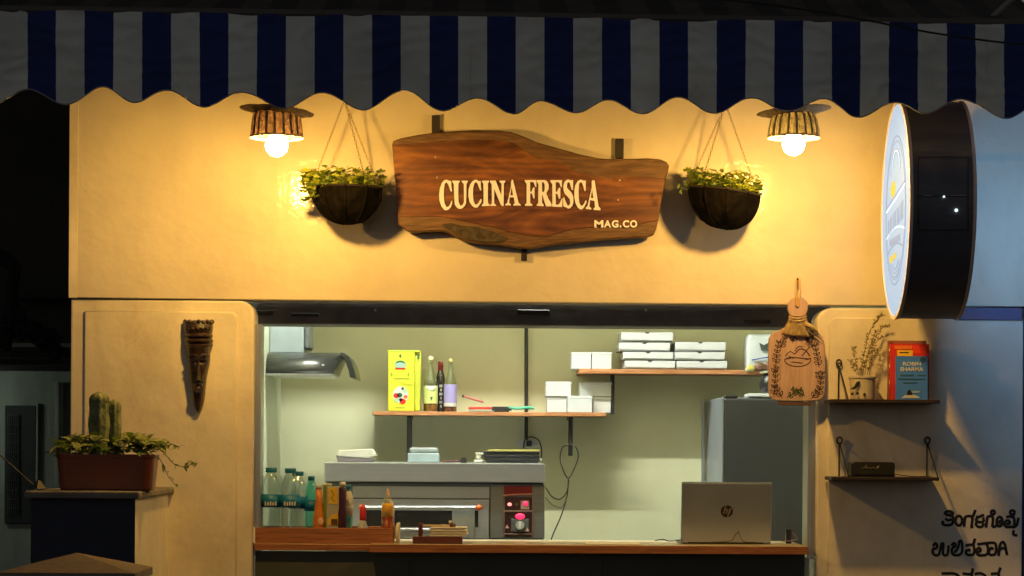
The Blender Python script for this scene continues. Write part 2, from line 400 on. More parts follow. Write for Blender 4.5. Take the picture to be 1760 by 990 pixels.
# shutter box across the top of the hatch
sb = put('shutter_box', pbox(416, 516, 1428, 560, .17, .22, .004), M_SHUTTER, bld)
bm = B()
for (a, b, c, d) in ((500, 538, 548, 544), (889, 532, 945, 543), (1278, 549, 1325, 556), (440, 533, 470, 542)):
    h = put('pull_handle', pbox(a, b, c, d, .158, .012, .003), M_BLACK, sb)
for q in (645, 1110): put('rivet', ball(B(), U(q, 533, .168), .005, n=8), M_ALU, sb)
# jambs
for (a, b, y0) in ((436, 449, 560), (1389, 1403, 560)):
    j = put('jamb_channel', abox(B(), UX(a, .03), .03, CT - .05, UX(b, .03), .17, UZ(y0, .03), .003), M_ALU, bld)
    xa, xb = UX(a, .03), UX(b, .03)
    put('guide_lip', abox(B(), xa + (xb - xa) * .35, .022, CT - .05, xa + (xb - xa) * .5, .0295, UZ(y0, .03), .001), M_STEEL, j)
# kitchen shell
KY = 2.0; KX0 = UX(483, KY, 700); KX1 = UX(1530, KY)
put('kitchen_back_wall', abox(B(), KX0 - .1, KY, GZ, KX1 + .1, KY + .1, TOPZ), M_KWALL, bld)
put('kitchen_side_wall', abox(B(), KX0 - .1, .195, GZ, KX0, KY - .001, TOPZ), M_KWALL2, bld)
put('kitchen_side_wall', abox(B(), KX1, .195, GZ, KX1 + .1, KY - .001, TOPZ), M_KWALL2, bld)
put('kitchen_ceiling', abox(B(), KX0 - .1, .165, TOPZ + .001, KX1 + .1, KY + .1, TOPZ + .1), M_CEIL, bld)
put('shading_beam', abox(B(), KX0 + .001, 1.0, 2.80, KX1 - .001, 1.12, TOPZ - .001), M_CEIL, bld)  # unseen beam, added to shade the top of the back wall
put('kitchen_floor', abox(B(), KX0, .2, GZ + .001, KX1, KY - .001, GZ + .05), M_KFLOOR, bld)
# facade above the awning, stops short of the right edge
put('upper_facade', abox(B(), XL - 2.2, .02, TOPZ + .001, UX(1690, 0, 10), .16, 5.2), M_DARKWALL, bld)
put('upper_facade', abox(B(), XL - .6, .165, TOPZ + .101, UX(1690, 0, 10), 1.5, 5.2), M_DARKWALL, bld)

# painted lettering on the right column (traced strokes)
O1, O2, KS = (1600, 870), (1675, 870), 8.25
def circ(cx, cy, rx, ry, a0=0, a1=360, n=12): return [(cx + rx * cos(radians(a0 + (a1 - a0) * k / n)), cy + ry * sin(radians(a0 + (a1 - a0) * k / n))) for k in range(n + 1)]
LET = [
 (O1, [[(200,120),(205,88),(250,70),(298,85),(312,112),(255,122),(202,120)], [(250,122),(308,145),(322,195),(302,248),(250,270),(190,265),(162,238),(185,212)], [(205,172),(240,200),(300,188)]]),
 (O1, [circ(395,205,48,68)]),
 (O1, [[(470,292),(476,220),(490,152),(545,140),(585,158),(584,225),(578,292)], [(588,156),(612,105),(632,52)], [(556,292),(600,288)]]),
 (O2, [[(18,150),(58,152),(100,134),(136,126)], [(60,152),(22,182),(32,214),(80,226),(128,212),(122,160)], [(34,214),(18,258),(58,294),(108,286),(130,240)]]),
 (O2, [[(160,300),(174,215),(184,152),(228,142),(262,170),(252,292)], circ(260,88,27,26), [(252,292),(292,288),(318,250)], circ(355,218,42,66), circ(366,222,12,16)]),
 (O2, [[(448,152),(500,146),(545,152),(552,110)], circ(536,88,32,28), [(432,212),(428,268),(462,296),(512,290),(562,296),(602,258),(622,160)], [(432,212),(478,202),(502,238),(452,254)], [(548,152),(566,200),(560,290)]]),
 (O2, [[(556,338),(550,400),(604,412)]]),
 (O1, [[(30,570),(60,522),(88,560),(70,600),(30,604),(26,660),(60,696),(108,688),(130,620),(152,530),(178,540),(168,640),(184,692),(228,690),(246,620),(252,556)]]),
 (O1, [[(292,560),(328,522),(350,560),(302,600),(300,662),(330,692),(400,690),(440,650),(444,560),(430,492),(400,502),(392,566),(352,640),(326,646)]]),
 (O1, [[(490,560),(546,548),(602,545)], [(600,545),(612,500),(626,458)], [(602,545),(616,620),(600,680),(540,692),(500,672),(502,632),(562,618)]]),
 (O2, [[(38,542),(150,526),(280,520),(306,580),(300,660),(258,692),(210,680),(206,630),(240,590),(264,612)], [(170,530),(192,600),(176,680),(100,696),(40,682),(34,612),(70,590),(86,630),(50,650)]]),
 (O2, [[(340,702),(350,620),(364,542),(400,506),(430,542),(446,620),(460,690)], [(352,622),(400,592),(440,612)]]),
 (O1, [[(150,955),(232,952),(330,955),(392,990),(396,1040)], [(240,1000),(300,1040)]]),
 (O1, [[(450,952),(570,960),(592,880)], [(575,960),(590,1040)]]),
 (O2, [[(0,962),(80,950),(150,985),(160,1040)]]),
 (O2, [[(230,962),(330,955),(345,1000)], [(338,952),(368,868)]]),
]
for org, strokes in LET:
    bm = B()
    for s in strokes:
        pts = [U(org[0] + a / KS, org[1] + b / KS, -.0225) for a, b in smooth_pts([(p[0], p[1], 0) for p in s], 3) for a, b in [(a, b)]] if False else \
              [U(org[0] + p.x / KS, org[1] + p.y / KS, -.0225) for p in smooth_pts([(q[0], q[1], 0) for q in s], 3)]
        tube(bm, pts, .0056, 6)
    for v in bm.verts: v.co.y = -.0222 + (v.co.y + .0225) * .3
    put('painted_letter', bm, M_PAINTBLK, rc)

# ================================================================ COUNTER
ctr = thing('service_counter', 'wooden service counter with brown front edge across the hatch', 'counter', (UX(910, .2), .2, GZ))
x0, xm, x1 = UX(437, 0, 930), UX(636, -.03, 940), UX(1389, -.05, 940)
put('counter_top', abox(B(), xm, -.05, CT - .031, x1, .5, CT, .003), M_COUNTERTOP, ctr)
put('counter_top', abox(B(), x0, 0, CT - .026, xm - .001, .5, CT - .003, .002), M_COUNTERTOP, ctr, 'left part of the counter top under the tray')
put('edge_strip', abox(B(), xm - .002, -.056, CT - .032, x1 + .001, -.0505, CT - .001, .001), M_COUNTER, ctr)
put('edge_strip', abox(B(), x0 + .001, -.006, CT - .028, xm - .003, -.0005, CT - .004, .001), M_COUNTER, ctr)
put('front_panel', abox(B(), x0 + .003, .02, GZ + .001, x1 - .003, .05, CT - .033), M_UNDER, ctr)
for q in (700, 1040): put('panel_batten', abox(B(), UX(q, .01), .008, GZ + .05, UX(q + 5, .01), .0195, CT - .06), M_UNDER, ctr)
put('base_plinth', abox(B(), x0 + .003, -.02, UZ(1040, 0), x1 - .01, .019, UZ(1003, 0)), M_UNDER, ctr)

# wooden tray with the bottles
tr = thing('wooden_tray', 'long open wooden box holding the drink bottles at the counter left end', 'tray', (UX(560, .1), .1, CT))
ta, tb = UX(439, .02, 915), UX(676, .02, 915); tz0, tz1 = CT - .002, UZ(909, .02)
put('front_board', abox(B(), ta, .01, tz0, tb, .024, tz1, .002), M_COUNTER, tr)
put('back_board', abox(B(), ta, .25, tz0, tb, .264, tz1, .002), M_COUNTER, tr)
put('bottom_board', abox(B(), ta, .0245, tz0, tb, .2495, tz0 + .008), M_COUNTER, tr)
put('end_board', abox(B(), ta - .012, .01, tz0, ta - .0005, .264, tz1, .002), M_PAPER, tr)
ex = tb + .0005; ez = UZ(902, 0)
me = flat([[(0, 0), (.24, 0), (.24, ez - tz0 - .015), (.225, ez - tz0), (.015, ez - tz0), (0, ez - tz0 - .015)], circ(.12, (ez - tz0) * .62, .035, .009)], .010, .001, 0)
me.transform(Matrix.Translation((ex + .010, .012, tz0)) @ Matrix.Rotation(radians(90), 4, 'Z'))
me.transform(Matrix.Translation((ex + .005, 0, 0)) @ Matrix.Shear('XZ', 4, (0, 0)) @ Matrix.Translation((-(ex + .005), 0, 0)))
put('end_board', me, mat('pale_ply', (.62, .52, .33), .6), tr, 'pale end board with a slot handle')

# ---- bottles
def pxbottle(name, label, cat, cx, Y, zb, prof, m, parts=(), n=20, group=None, sy=1):
    c = U(cx, 850, Y); c = Vector((c.x, Y, zb))
    t = thing(name, label, cat, c, group)
    put('bottle_body', lathe(B(), c, prof, n, sy=sy), m, t, smooth=True)
    for (pn, pp, pm) in parts: put(pn, lathe(B(), c, pp, n, sy=sy), pm, t, smooth=True)
    return t
def water_prof(h, r):
    p = [(r * .82, 0), (r * .98, .006)]
    for k in range(7):
        z = h * .05 + k * h * .05
        p += [(r, z), (r * .955, z + h * .018), (r, z + h * .036)]
    p += [(r * .97, h * .43), (r * .97, h * .63), (r, h * .66), (r * .98, h * .72), (r * .85, h * .82), (r * .62, h * .90), (r * .50, h * .925), (r * .48, h * .935)]
    return p
tz = CT + .008
for i, (cx, Y, h, lab) in enumerate(((466, .10, .285, 'large clear water bottle standing nearest the left jamb'),
                                     (499, .09, .283, 'large clear water bottle, second from the left jamb'),
                                     (512, .18, .270, 'clear water bottle half hidden behind the second water bottle'))):
    r = .0375
    t = pxbottle('water_bottle', lab, 'bottle', cx, Y, tz, water_prof(h, r), M_CLEARP,
             [('label_band', [(r * 1.01, h * .455), (r * 1.012, h * .63)], M_TEALLAB),
              ('screw_cap', [(r * .58, h * .935), (r * .60, h * .94), (r * .60, h * .995), (r * .56, h)], M_TEAL)], group='large clear water bottles')
    c = wloc(t)
    if i < 2:
        bm = B(); s0 = cx - 11
        for k in range(5): pbox(s0 + k * 4.4, 862 + (k % 2), s0 + k * 4.4 + 2.6, 869, Y - r * 1.03 + abs(k - 2) ** 2 * .0013, .0008, 0, bm=bm)
        put('label_print', bm, M_LABELW, t)
h = .252; r = .027
pxbottle('water_bottle', 'small green tinted bottle behind the orange drink with a tall cap', 'bottle', 535, .17, tz, water_prof(h, r), M_CLEARG,
         [('label_band', [(r * 1.01, h * .45), (r * 1.01, h * .62)], M_TEALLAB), ('screw_cap', [(r * .5, h * .93), (r * .5, h * .99), (r * .45, h)], M_TEAL)])
h = .218; r = .0225
t = pxbottle('juice_bottle', 'orange soft drink bottle with a narrow shoulder beside yellow cartons', 'bottle', 548, .07, tz,
         [(r * .9, 0), (r, .01), (r * 1.02, h * .4), (r * .75, h * .55), (r * .6, h * .72), (r * .55, h * .93)], M_JUICE,
         [('screw_cap', [(r * .58, h * .93), (r * .58, h), (r * .5, h * 1.01)], M_LABELW)])
put('label_print', ball(B(), U(551, 896, .046), .012, 1, .2, 1.2, 10), mat('peach_print', (.75, .45, .30), .5), t)
t = thing('juice_carton', 'green carton standing between the orange bottle and yellow carton', 'carton', Vector((UX(563, .1), .1, tz)))
put('carton_body', abox(B(), UX(556, .09), .09, tz, UX(571, .09), .13, UZ(836, .09), .002), mat('olive_card', (.22, .26, .03), .5), t)
put('carton_top', abox(B(), UX(556, .09), .089, UZ(836, .09), UX(571, .09), .131, UZ(833, .09), .001), M_LABELW, t)
t = thing('juice_carton', 'yellow and white carton between the green carton and dark bottle', 'carton', Vector((UX(576, .07), .07, tz)))
put('carton_body', abox(B(), UX(563, .06), .06, tz, UX(589, .06), .10, UZ(838, .06), .002), mat('grey_white_card', (.45, .45, .38), .5), t)
put('yellow_panel', pbox(565, 838, 580, 866, .0585, .0015, 0), M_YEL, t)
put('yellow_panel', pflat([[(563, 903), (563, 895), (570, 885), (584, 881), (588, 885), (588, 903)]], .0585, .0015), M_YEL, t)
put('brown_print', pbox(569, 892, 580, 902, .057, .0015, 0), mat('brown_print', (.12, .05, .01), .5), t)
put('squiggle_print', tube(B(), [U(a, b, .058) for a, b in ((569, 842), (574, 850), (569, 857), (576, 862))], .0016, 5), mat('olive_print', (.30, .20, .01), .5), t)
h = .225; r = .016
pxbottle('dark_drink_bottle', 'slim dark purple drink bottle with a pale cap, right of cartons', 'bottle', 589, .04, tz,
         [(r * .9, 0), (r * 1.1, .01), (r * 1.1, h * .5), (r * .95, h * .56), (r * .95, h * .92), (r * .7, h * .95)], mat('plum_plastic', (.045, .008, .02), .3),
         [('screw_cap', [(r * .75, h * .95), (r * .8, h), (r * .6, h * 1.03)], M_LABELW)])
h = .215; r = .021
t = pxbottle('teal_bottle', 'teal capped bottle with a pale wrapped neck behind the dark drink', 'bottle', 597, .12, tz,
         [(r * .9, 0), (r, .01), (r, h * .5), (r * 1.1, h * .75), (r * .6, h * .92), (r * .6, h * .94)], M_CLEARG,
         [('wrap', [(r * 1.08, h * .45), (r * 1.25, h * .6), (r * 1.05, h * .8), (r * .7, h * .9)], mat('crumpled_film', (.55, .53, .45), .4, bump=1, bscale=60)),
          ('screw_cap', [(r * .7, h * .94), (r * .7, h * 1.01), (r * .5, h * 1.02)], M_TEAL)])
h = .142; r = .02
pxbottle('ketchup_bottle', 'small white squeeze bottle with a red cap in the tray', 'bottle', 624, .10, tz,
         [(r * .9, 0), (r * 1.15, .01), (r * 1.15, h * .3), (r * .7, h * .50), (r * .55, h * .56)], M_LABELW,
         [('red_cap', [(r * .62, h * .56), (r * .68, h * .62), (r * .66, h * .88), (r * .3, h)], M_REDP)])
h = .203; r = .0262
t = pxbottle('sauce_bottle', 'clear squeeze bottle of mustard and red sauce with pointed nozzle', 'bottle', 667, .04, CT + .008,
         [(r * .88, 0), (r * .95, .01), (r * .97, h * .4), (r, h * .66), (r * .8, h * .78), (r * .42, h * .85), (r * .28, h * .88), (r * .20, h)], M_SQUEEZE,
         [('red_sauce', [(r * .86, .004), (r * .92, .01), (r * .94, h * .46)], M_KETCHUP), ('mustard', [(r * .94, h * .465), (r * .96, h * .66), (r * .80, h * .73)], M_MUSTARD),
          ('nozzle', [(r * .30, h * .865), (r * .26, h * .90), (r * .15, h * 1.01)], mat('peach_nozzle', (.75, .42, .20), .4))])
t = thing('sachet_pile', 'crumpled pile of black and white sauce sachets in the tray', 'sachets', Vector((UX(630, .12), .12, CT + .008)))
for k in range(9):
    q = U(614 + k * 5.5, 903 - (k * 7) % 5, .06 + .012 * (k % 3))
    put('sachet', abox(B(), -.013, -.008, 0, .013, .008, .004, .001, M=Matrix.Translation((q.x, q.y, CT + .034 + .003 * (k % 3))) @ Matrix.Rotation(k * 1.1, 4, 'Z') @ Matrix.Rotation(.3, 4, 'X')),
        M_BLACKP if k % 3 else M_LABELW, t)
put('sachet_bag', abox(B(), UX(612, .07), .055, CT + .0085, UX(655, .07), .12, CT + .033, .006, 2), M_BLACKP, t)

# napkin holder
nh = thing('napkin_holder', 'dark red wooden napkin holder filled with folded white napkins', 'napkin holder', Vector((UX(758, .02), .02, CT)))
y_ = 0.0
put('base', abox(B(), UX(711, y_), y_, CT + .0005, UX(797, y_), y_ + .16, UZ(923, y_), .002), M_BROWN, nh)
zt = UZ(923, y_)
for k in range(7):
    a, b = UX(740 + (k * 5) % 4, .01), UX(801 + (k * 3) % 7, .01)
    put('napkin', abox(B(), a, .008 + (k % 2) * .004, zt + .0005 + k * .0053, b, .14, zt + .0045 + k * .0053, .0018), M_PAPER, nh)
put('post', abox(B(), UX(721, .02), .02, zt, UX(728, .02), .035, UZ(901, .02), .001), M_BROWN, nh)
put('post', abox(B(), UX(721, .02), .13, zt, UX(728, .02), .145, UZ(901, .02), .001), M_BROWN, nh)
put('arm', cyl(B(), U(722, 903.5, .03), U(777, 903.5, .03), .0042), mat('light_rod', (.50, .36, .22), .5), nh)
put('weight_ball', ball(B(), U(778, 903, .03), .0125), M_BROWN, nh, smooth=True)
put('ball_cap', ball(B(), U(774, 897, .028), .0065), M_PAPER, nh, smooth=True)
# paper sheet + cables + charger
put('paper_sheet', abox(B(), UX(1010, 0), .0, CT + .0008, UX(1106, 0), .16, CT + .0035, .001), M_PAPER, label='white folded paper sheet lying flat on the counter', cat='paper')
lp = thing('laptop', 'silver laptop open with its lid back facing the street', 'laptop', Vector((UX(1252, .1), .12, CT)))
lx0, lx1 = UX(1174, .08), UX(1330, .08); lz1 = UZ(828, .08); Hh = lz1 - CT
def lidM():
    return Matrix.Translation((0, .14, CT + .006)) @ Matrix.Rotation(radians(9), 4, 'X')
put('keyboard_base', abox(B(), lx0, .142, CT + .0005, lx1, .37, CT + .014, .003), M_SILVER, lp)
lid = B(); abox(lid, lx0, -.004, 0, lx1, .004, Hh / cos(radians(9)) - .006, .003, 2, M=lidM())
lido = put('lid', lid, M_SILVER, lp)
put('lid_rim', abox(B(), lx0 + .001, -.0035, Hh / cos(radians(9)) - .0062, lx1 - .001, .0035, Hh / cos(radians(9)) - .0035, 0, M=lidM()), M_ALU, lp)
put('hinge', cyl(B(), (lx0 + .03, .142, CT + .008), (lx1 - .03, .142, CT + .008), .006), M_BLACKP, lp)
lc_ = U(1250, 878, .1); cz = lc_.z - CT - .006
def disc_poly(r, n=28): return [(r * cos(2 * pi * k / n), r * sin(2 * pi * k / n)) for k in range(n)]
def onlid(me):
    me.transform(lidM() @ Matrix.Translation((lc_.x, -.0042, cz))); return me
put('logo_disc', onlid(flat([disc_poly(.0245)], .0006, 0, 0)), M_LOGO, lido)
def bar(x0, y0, x1, y1, w):
    return [(x0 - w, y0), (x0 + w, y0), (x1 + w, y1), (x1 - w, y1)]
w = .0026
hp = [bar(-.0125, -.010, -.004, .0235, w), bar(-.0022, -.010, .0018, .0052, w), [(-.0095, .0095), (.001, .0095), (.0048, .0052), (.0035, .0015), (.0008, .0052), (-.0085, .0052)]]
bm = B()
for p in hp: joinmesh(bm, onlid(flat([p], .0006, 0, -.0007)))
put('logo_letter', bm, M_HP, lido)
hp2 = [bar(.0035, -.0235, .0115, .0085, w), bar(.0100, -.007, .0145, .0080, w), [(.0105, .0120), (.0165, .0120), (.0192, .0085), (.0175, .0060), (.0150, .0080), (.0098, .0080)], [(.0062, -.0100), (.0115, -.0100), (.0140, -.006), (.0105, -.0060), (.0072, -.0060)]]
bm = B()
for p in hp2: joinmesh(bm, onlid(flat([p], .0006, 0, -.0007)))
put('logo_letter', bm, M_HP, lido)
put('charger_cable', tube(B(), smooth_pts([U(1126, 929, .06), U(1140, 927, .09), U(1150, 930, .06), U(1165, 929, .08), U(1180, 928, .2)]), .0022, 6), M_RUBBER, label='thin black cable lying left of the laptop', cat='cable')
ch = thing('phone_charger', 'black charger plug standing upright with a cord beside the laptop', 'charger', Vector((UX(1358, .2), .2, CT)))
put('plug_body', abox(B(), UX(1353, .2), .2, CT + .0005, UX(1363, .2), .225, UZ(906, .2), .003), M_BLACKP, ch)
put('cord', tube(B(), smooth_pts([U(1362, 915, .2), U(1370, 926, .2), U(1352, 930, .12), U(1338, 929, .1)]), .002, 6), mat('pinkish_cord', (.25, .12, .09), .5), ch)
put('wire', tube(B(), smooth_pts([U(1221, 932, .05), U(1255, 930, .04), U(1262, 922, .098), U(1270, 913, .1)]), .0016, 6), mat('brown_wire', (.06, .03, .02), .5), lp)
put('wire', tube(B(), smooth_pts([U(1270, 913, .1), U(1272, 922, .07), U(1279, 931, .04), U(1300, 932, .02)]), .0016, 6), MATS['brown_wire'], lp)

# ================================================================ OVEN
OY = 1.0
ov = thing('pizza_oven', 'stainless steel deck pizza oven with a red lit control panel', 'oven', Vector((UX(748, OY), 1.35, GZ)))
ox0, ox1 = UX(560, OY), UX(938, OY); oz1 = UZ(795.5, OY - .04, 750)
put('hood_band', abox(B(), UX(559, OY - .04), OY - .04, UZ(829, OY - .04, 750), UX(938, OY - .04), 1.72, oz1, .004, 2), M_STEEL, ov)
put('oven_body', abox(B(), ox0 + .004, OY + .004, CT - .25, ox1 - .004, 1.70, UZ(830, OY, 750), .003), M_STEELDARK, ov)
put('stand', abox(B(), ox0 + .01, OY + .05, GZ + .051, ox1 - .01, 1.65, CT - .251), M_STEELDARK, ov)
put('upper_front', pbox(606, 836, 841, 856, OY - .010, .013, .001), M_STEEL, ov)
dr = put('oven_door', pbox(606, 858.5, 840, 925, OY - .014, .017, .002), M_STEEL, ov)
put('door_window', pbox(622, 877, 822, 906, OY - .0165, .002, .0005), M_OVENGLASS, dr)
put('door_bar', cyl(B(), U(626, 872.5, OY - .05), U(818, 872.5, OY - .05), .0068, n=12), M_STEEL, dr, smooth=False)
for q in (622, 823): put('bar_end', ball(B(), U(q, 872.5, OY - .05), .012, 1.1, 1, 1), M_ORP, dr, smooth=True)
for q in (626, 818): put('bar_bracket', cyl(B(), U(q, 872.5, OY - .048), U(q, 872.5, OY - .013), .005), M_STEELDARK, dr)
put('door_ledge', pbox(622, 908.5, 775, 912.5, OY - .024, .010, .001), M_ALU, dr)
put('warning_plate', pbox(777, 878, 816, 924, OY - .0175, .001, 0), mat('grey_plate', (.20, .22, .21), .5), dr)
cp = put('control_column', pbox(843, 833, 936, 925, OY - .010, .013, .001), M_STEELDARK, ov)
put('maroon_header', pbox(866, 835, 915, 850, OY - .014, .0035, .001), M_MAROON, cp)
put('copper_trim', tube(B(), smooth_pts([U(864, 853, OY - .016), U(880, 850.5, OY - .018), U(900, 850, OY - .018), U(917, 849, OY - .016)]), .003, 6), mat('copper_trim', (.35, .16, .11), .4), cp)
put('control_plate', pbox(866, 854, 916, 923, OY - .014, .0035, .001), M_PANEL, cp)
for (a, b, c, d) in ((865, 853, 867.5, 924), (914.5, 853, 917, 924), (867.5, 877.5, 914.5, 880), (867.5, 917, 914.5, 919)):
    put('frame_bar', pbox(a, b, c, d, OY - .018, .0035, .0005), mat('brown_frame', (.13, .08, .06), .5), cp)
put('indicator_lamp', ball(B(), U(876, 867, OY - .018), .0095, 1, .4, .8, 12), M_PINKLED, cp, smooth=True)
bm = B(); bmesh.ops.create_cone(bm, segments=6, radius1=.007, radius2=.007, depth=.002, cap_ends=True, matrix=Matrix.Translation(U(887.5, 867, OY - .016)) @ Matrix.Rotation(pi / 2, 4, 'X'))
put('dial_mark', bm, mat('dull_olive', (.09, .07, .04), .5), cp)
put('switch_plate', pbox(895, 860.5, 909.5, 875.5, OY - .018, .004, .001), mat('grey_pink_plate', (.33, .25, .25), .5), cp)
put('switch_lamp', ball(B(), U(903, 865.5, OY - .019), .011, 1, .4, .9, 12), M_REDLED, cp, smooth=True)
put('display_lamp', ball(B(), U(894, 887.5, OY - .018), .0205, 1, .25, .62, 18), M_REDLED, cp, smooth=True)
put('knob_plate', pbox(878.5, 892, 909, 914, OY - .018, .004, .001), mat('slate_plate', (.07, .09, .09), .5), cp)
kn = put('knob', cyl(B(), U(893.5, 903, OY - .036), U(893.5, 903, OY - .018), .0175, .019, 18), mat('knob_grey', (.35, .42, .42), .35), cp)
put('knob_pointer', pbox(892, 897.5, 895.3, 908.5, OY - .039, .003, .001), M_WHITE, kn)
for q, c in ((871.5, 905), (906.5, 910)): put('warning_mark', pflat([[(q - 3.5, c + 3), (q + 3.5, c + 3), (q, c - 3.5)]], OY - .0195, .0015), mat('pink_mark', (.55, .35, .33), .5), cp)
OT = oz1
# things on the oven
t = thing('paper_bag', 'flat folded cream and black paper bag on the oven left end', 'bag', Vector((UX(612, 1.15), 1.2, OT)))
put('bag_body', flat([[(UX(582, 1.1), OT + .001), (UX(640, 1.1), OT + .001), (UX(648, 1.1), OT + .014), (UX(578, 1.1), OT + .030)]], .16, .002, 1.26), mat('bag_dark_side', (.16, .13, .13), .7), t)
put('bag_flap', flat([[(UX(579, 1.09), OT + .026), (UX(634, 1.09), OT + .018), (UX(648, 1.09), OT + .030), (UX(640, 1.09), OT + .058), (UX(584, 1.09), OT + .050)]], .17, .003, 1.268), mat('bag_cream', (.66, .62, .50), .75, bump=.5, bscale=14), t)
t = thing('storage_tub', 'small pale blue plastic tub with a lid on the oven top', 'tub', Vector((UX(729, 1.15), 1.2, OT)))
put('tub_body', abox(B(), UX(702, 1.1), 1.1, OT + .001, UX(756, 1.1), 1.24, UZ(780, 1.1), .003), M_BLUEGREY, t)
put('tub_lid', abox(B(), UX(705, 1.1), 1.105, UZ(780, 1.1) + .0005, UX(754, 1.1), 1.235, UZ(770, 1.1), .009, 3), M_GREYCARD, t)
t = thing('pizza_cutter', 'dark pizza cutter lying near the middle of the oven top', 'cutter', Vector((UX(785, 1.05), 1.05, OT)))
put('cutter_handle', cyl(B(), U(762, 793, 1.06), U(790, 792.5, 1.03), .0045), mat('dark_pink_handle', (.12, .04, .04), .5), t)
put('cutter_wheel', cyl(B(), U(796, 792, 1.02), U(797.5, 792, 1.035), .014, n=16), M_BLACK, t)
t = thing('cream_jug', 'little cream jug on the oven beside the black trays', 'jug', Vector((UX(823, 1.1), 1.1, OT)))
c = Vector((UX(824, 1.1), 1.1, OT + .001))
put('jug_base', abox(B(), c.x - .022, 1.08, OT + .001, c.x + .022, 1.12, OT + .013, .004), mat('cream_ceramic', (.72, .70, .52), .4), t)
put('jug_body', lathe(B(), c, [(.014, .0125), (.012, .025), (.011, .035), (.015, .044)], 14), MATS['cream_ceramic'], t, smooth=True)
put('jug_spout', abox(B(), c.x - .002, 1.092, OT + .035, c.x + .02, 1.108, OT + .044, .002), MATS['cream_ceramic'], t)
t = thing('tray_stack', 'stack of black trays with yellow paper on top of the oven', 'trays', Vector((UX(882, 1.15), 1.2, OT)))
for k in range(3):
    a = 836 + 2 * k; z0 = OT + .001 + k * .0165
    put('black_tray', flat([[(UX(838 - 2 * k, 1.08), z0), (UX(926 + k, 1.08), z0), (UX(930 - k, 1.08), z0 + .015), (UX(832 + k, 1.08), z0 + .015)]], .2, .003, 1.28), M_BLACKP, t)
z0 = OT + .051
put('yellow_paper', flat([[(UX(838, 1.07), z0 + .001), (UX(929, 1.07), z0 + .001), (UX(927, 1.07), z0 + .008), (UX(843, 1.07), z0 + .007)]], .21, .001, 1.285), mat('yellow_paper', (.55, .50, .12), .7), t)
put('tray_handle', tube(B(), [U(833, 783, 1.09), U(827, 786, 1.07), U(836, 788, 1.09)], .003, 6), M_BLACKP, t)
put('foil_corner', ball(B(), U(929, 790, 1.09), .006, 1, 1, 1.4, 8), M_LABELW, t)

# ================================================================ WALL SHELVES IN THE KITCHEN
SY = 1.70; WY = KY
s1 = thing('kitchen_shelf', 'lower wooden kitchen shelf above the oven carrying the yellow tin', 'shelf', Vector((UX(840, SY), 1.85, UZ(714, SY))))
sz1 = UZ(708, SY, 840)
put('board', abox(B(), UX(640, SY, 711), SY, sz1 - .018, UX(1042, SY, 711), WY - .002, sz1, .002), M_SHELF, s1)
for (a, b, y1) in ((700, 709, 792), (978, 985.5, 783)):
    br = put('bracket', abox(B(), UX(a, SY + .1), SY + .1, UZ(y1, SY + .1), UX(b, SY + .1), SY + .125, sz1 - .019, .002), M_BLACK, s1)
put('bracket_arm', abox(B(), UX(701, SY + .03), SY + .02, sz1 - .034, UX(708, SY + .03), WY - .002, sz1 - .0185), M_BLACK, s1)
put('bracket_arm', abox(B(), UX(979, SY + .03), SY + .02, sz1 - .034, UX(985, SY + .03), WY - .002, sz1 - .0185), M_BLACK, s1)
s2 = thing('kitchen_shelf', 'upper wooden kitchen shelf on the right carrying white pizza boxes', 'shelf', Vector((UX(1160, SY), 1.85, UZ(643, SY))))
sz2 = UZ(635, SY, 1150)
put('board', abox(B(), UX(995, SY, 640), SY, sz2 - .021, UX(1330, SY, 640), WY - .002, sz2, .002), M_SHELF, s2)
put('bracket', abox(B(), UX(1050, SY + .1), SY + .1, UZ(711, SY + .1), UX(1056.5, SY + .1), SY + .125, sz2 - .022, .002), M_BLACK, s2)
put('wall_post', cyl(B(), U(904.5, 540, WY - .03), U(904.5, 756, WY - .03), .0085, n=10), M_BLACK, label='thin black vertical post on the kitchen wall behind the knives', cat='post')
# upper shelf load
def pizza_box(x0, y0, x1, y1, Y, lab, grp):
    z0, z1 = UZ(y1, Y, (x0 + x1) / 2) + .001, UZ(y0, Y, (x0 + x1) / 2) - .001
    a, b = UX(x0, Y), UX(x1, Y); m_ = (a + b) / 2
    t = thing('pizza_box', lab, 'pizza box', Vector((m_, Y + .12, z0)), grp)
    bm = B(); abox(bm, a, Y, z0, b, Y + .25, z1 - .0015, .0015)
    put('box_base', bm, M_WHITE, t)
    hm = z1
    put('box_lid', flat([[(a + .001, z0 + .007), (b - .001, z0 + .004), (b + .001, hm), (m_ + .012, hm), (m_ + .007, hm - .007), (m_ - .007, hm - .007), (m_ - .012, hm), (a - .001, hm - .001)]], .005, .0008, Y - .0003), M_WHITE, t)
    put('thumb_notch', flat([[(m_ - .011, hm - .0005), (m_ + .011, hm - .0005), (m_ + .006, hm - .007), (m_ - .006, hm - .007)]], .002, 0, Y - .0004), M_BLACKP, t)
    return t
nm = ['bottom', 'second from the bottom', 'third from the bottom', 'topmost']
L4 = [(1074, 619.5, 1160.5, 634), (1071, 604.5, 1157, 618.5), (1064.5, 588.5, 1151, 603.5), (1068, 570.5, 1156.5, 587)]
for i, q in enumerate(L4): pizza_box(*q, 1.715 - .006 * (i % 2), 'white pizza box, %s in the taller left stack of four' % nm[i], 'white pizza boxes on the upper shelf')
L3 = [(1163, 620, 1249.5, 634.5), (1160, 604.5, 1245.5, 619), (1160.5, 587.5, 1247, 603.5)]
nm3 = ['bottom', 'middle', 'topmost']
for i, q in enumerate(L3): pizza_box(*q, 1.715 - .006 * (i % 2), 'white pizza box, %s in the shorter right stack of three' % nm3[i], 'white pizza boxes on the upper shelf')
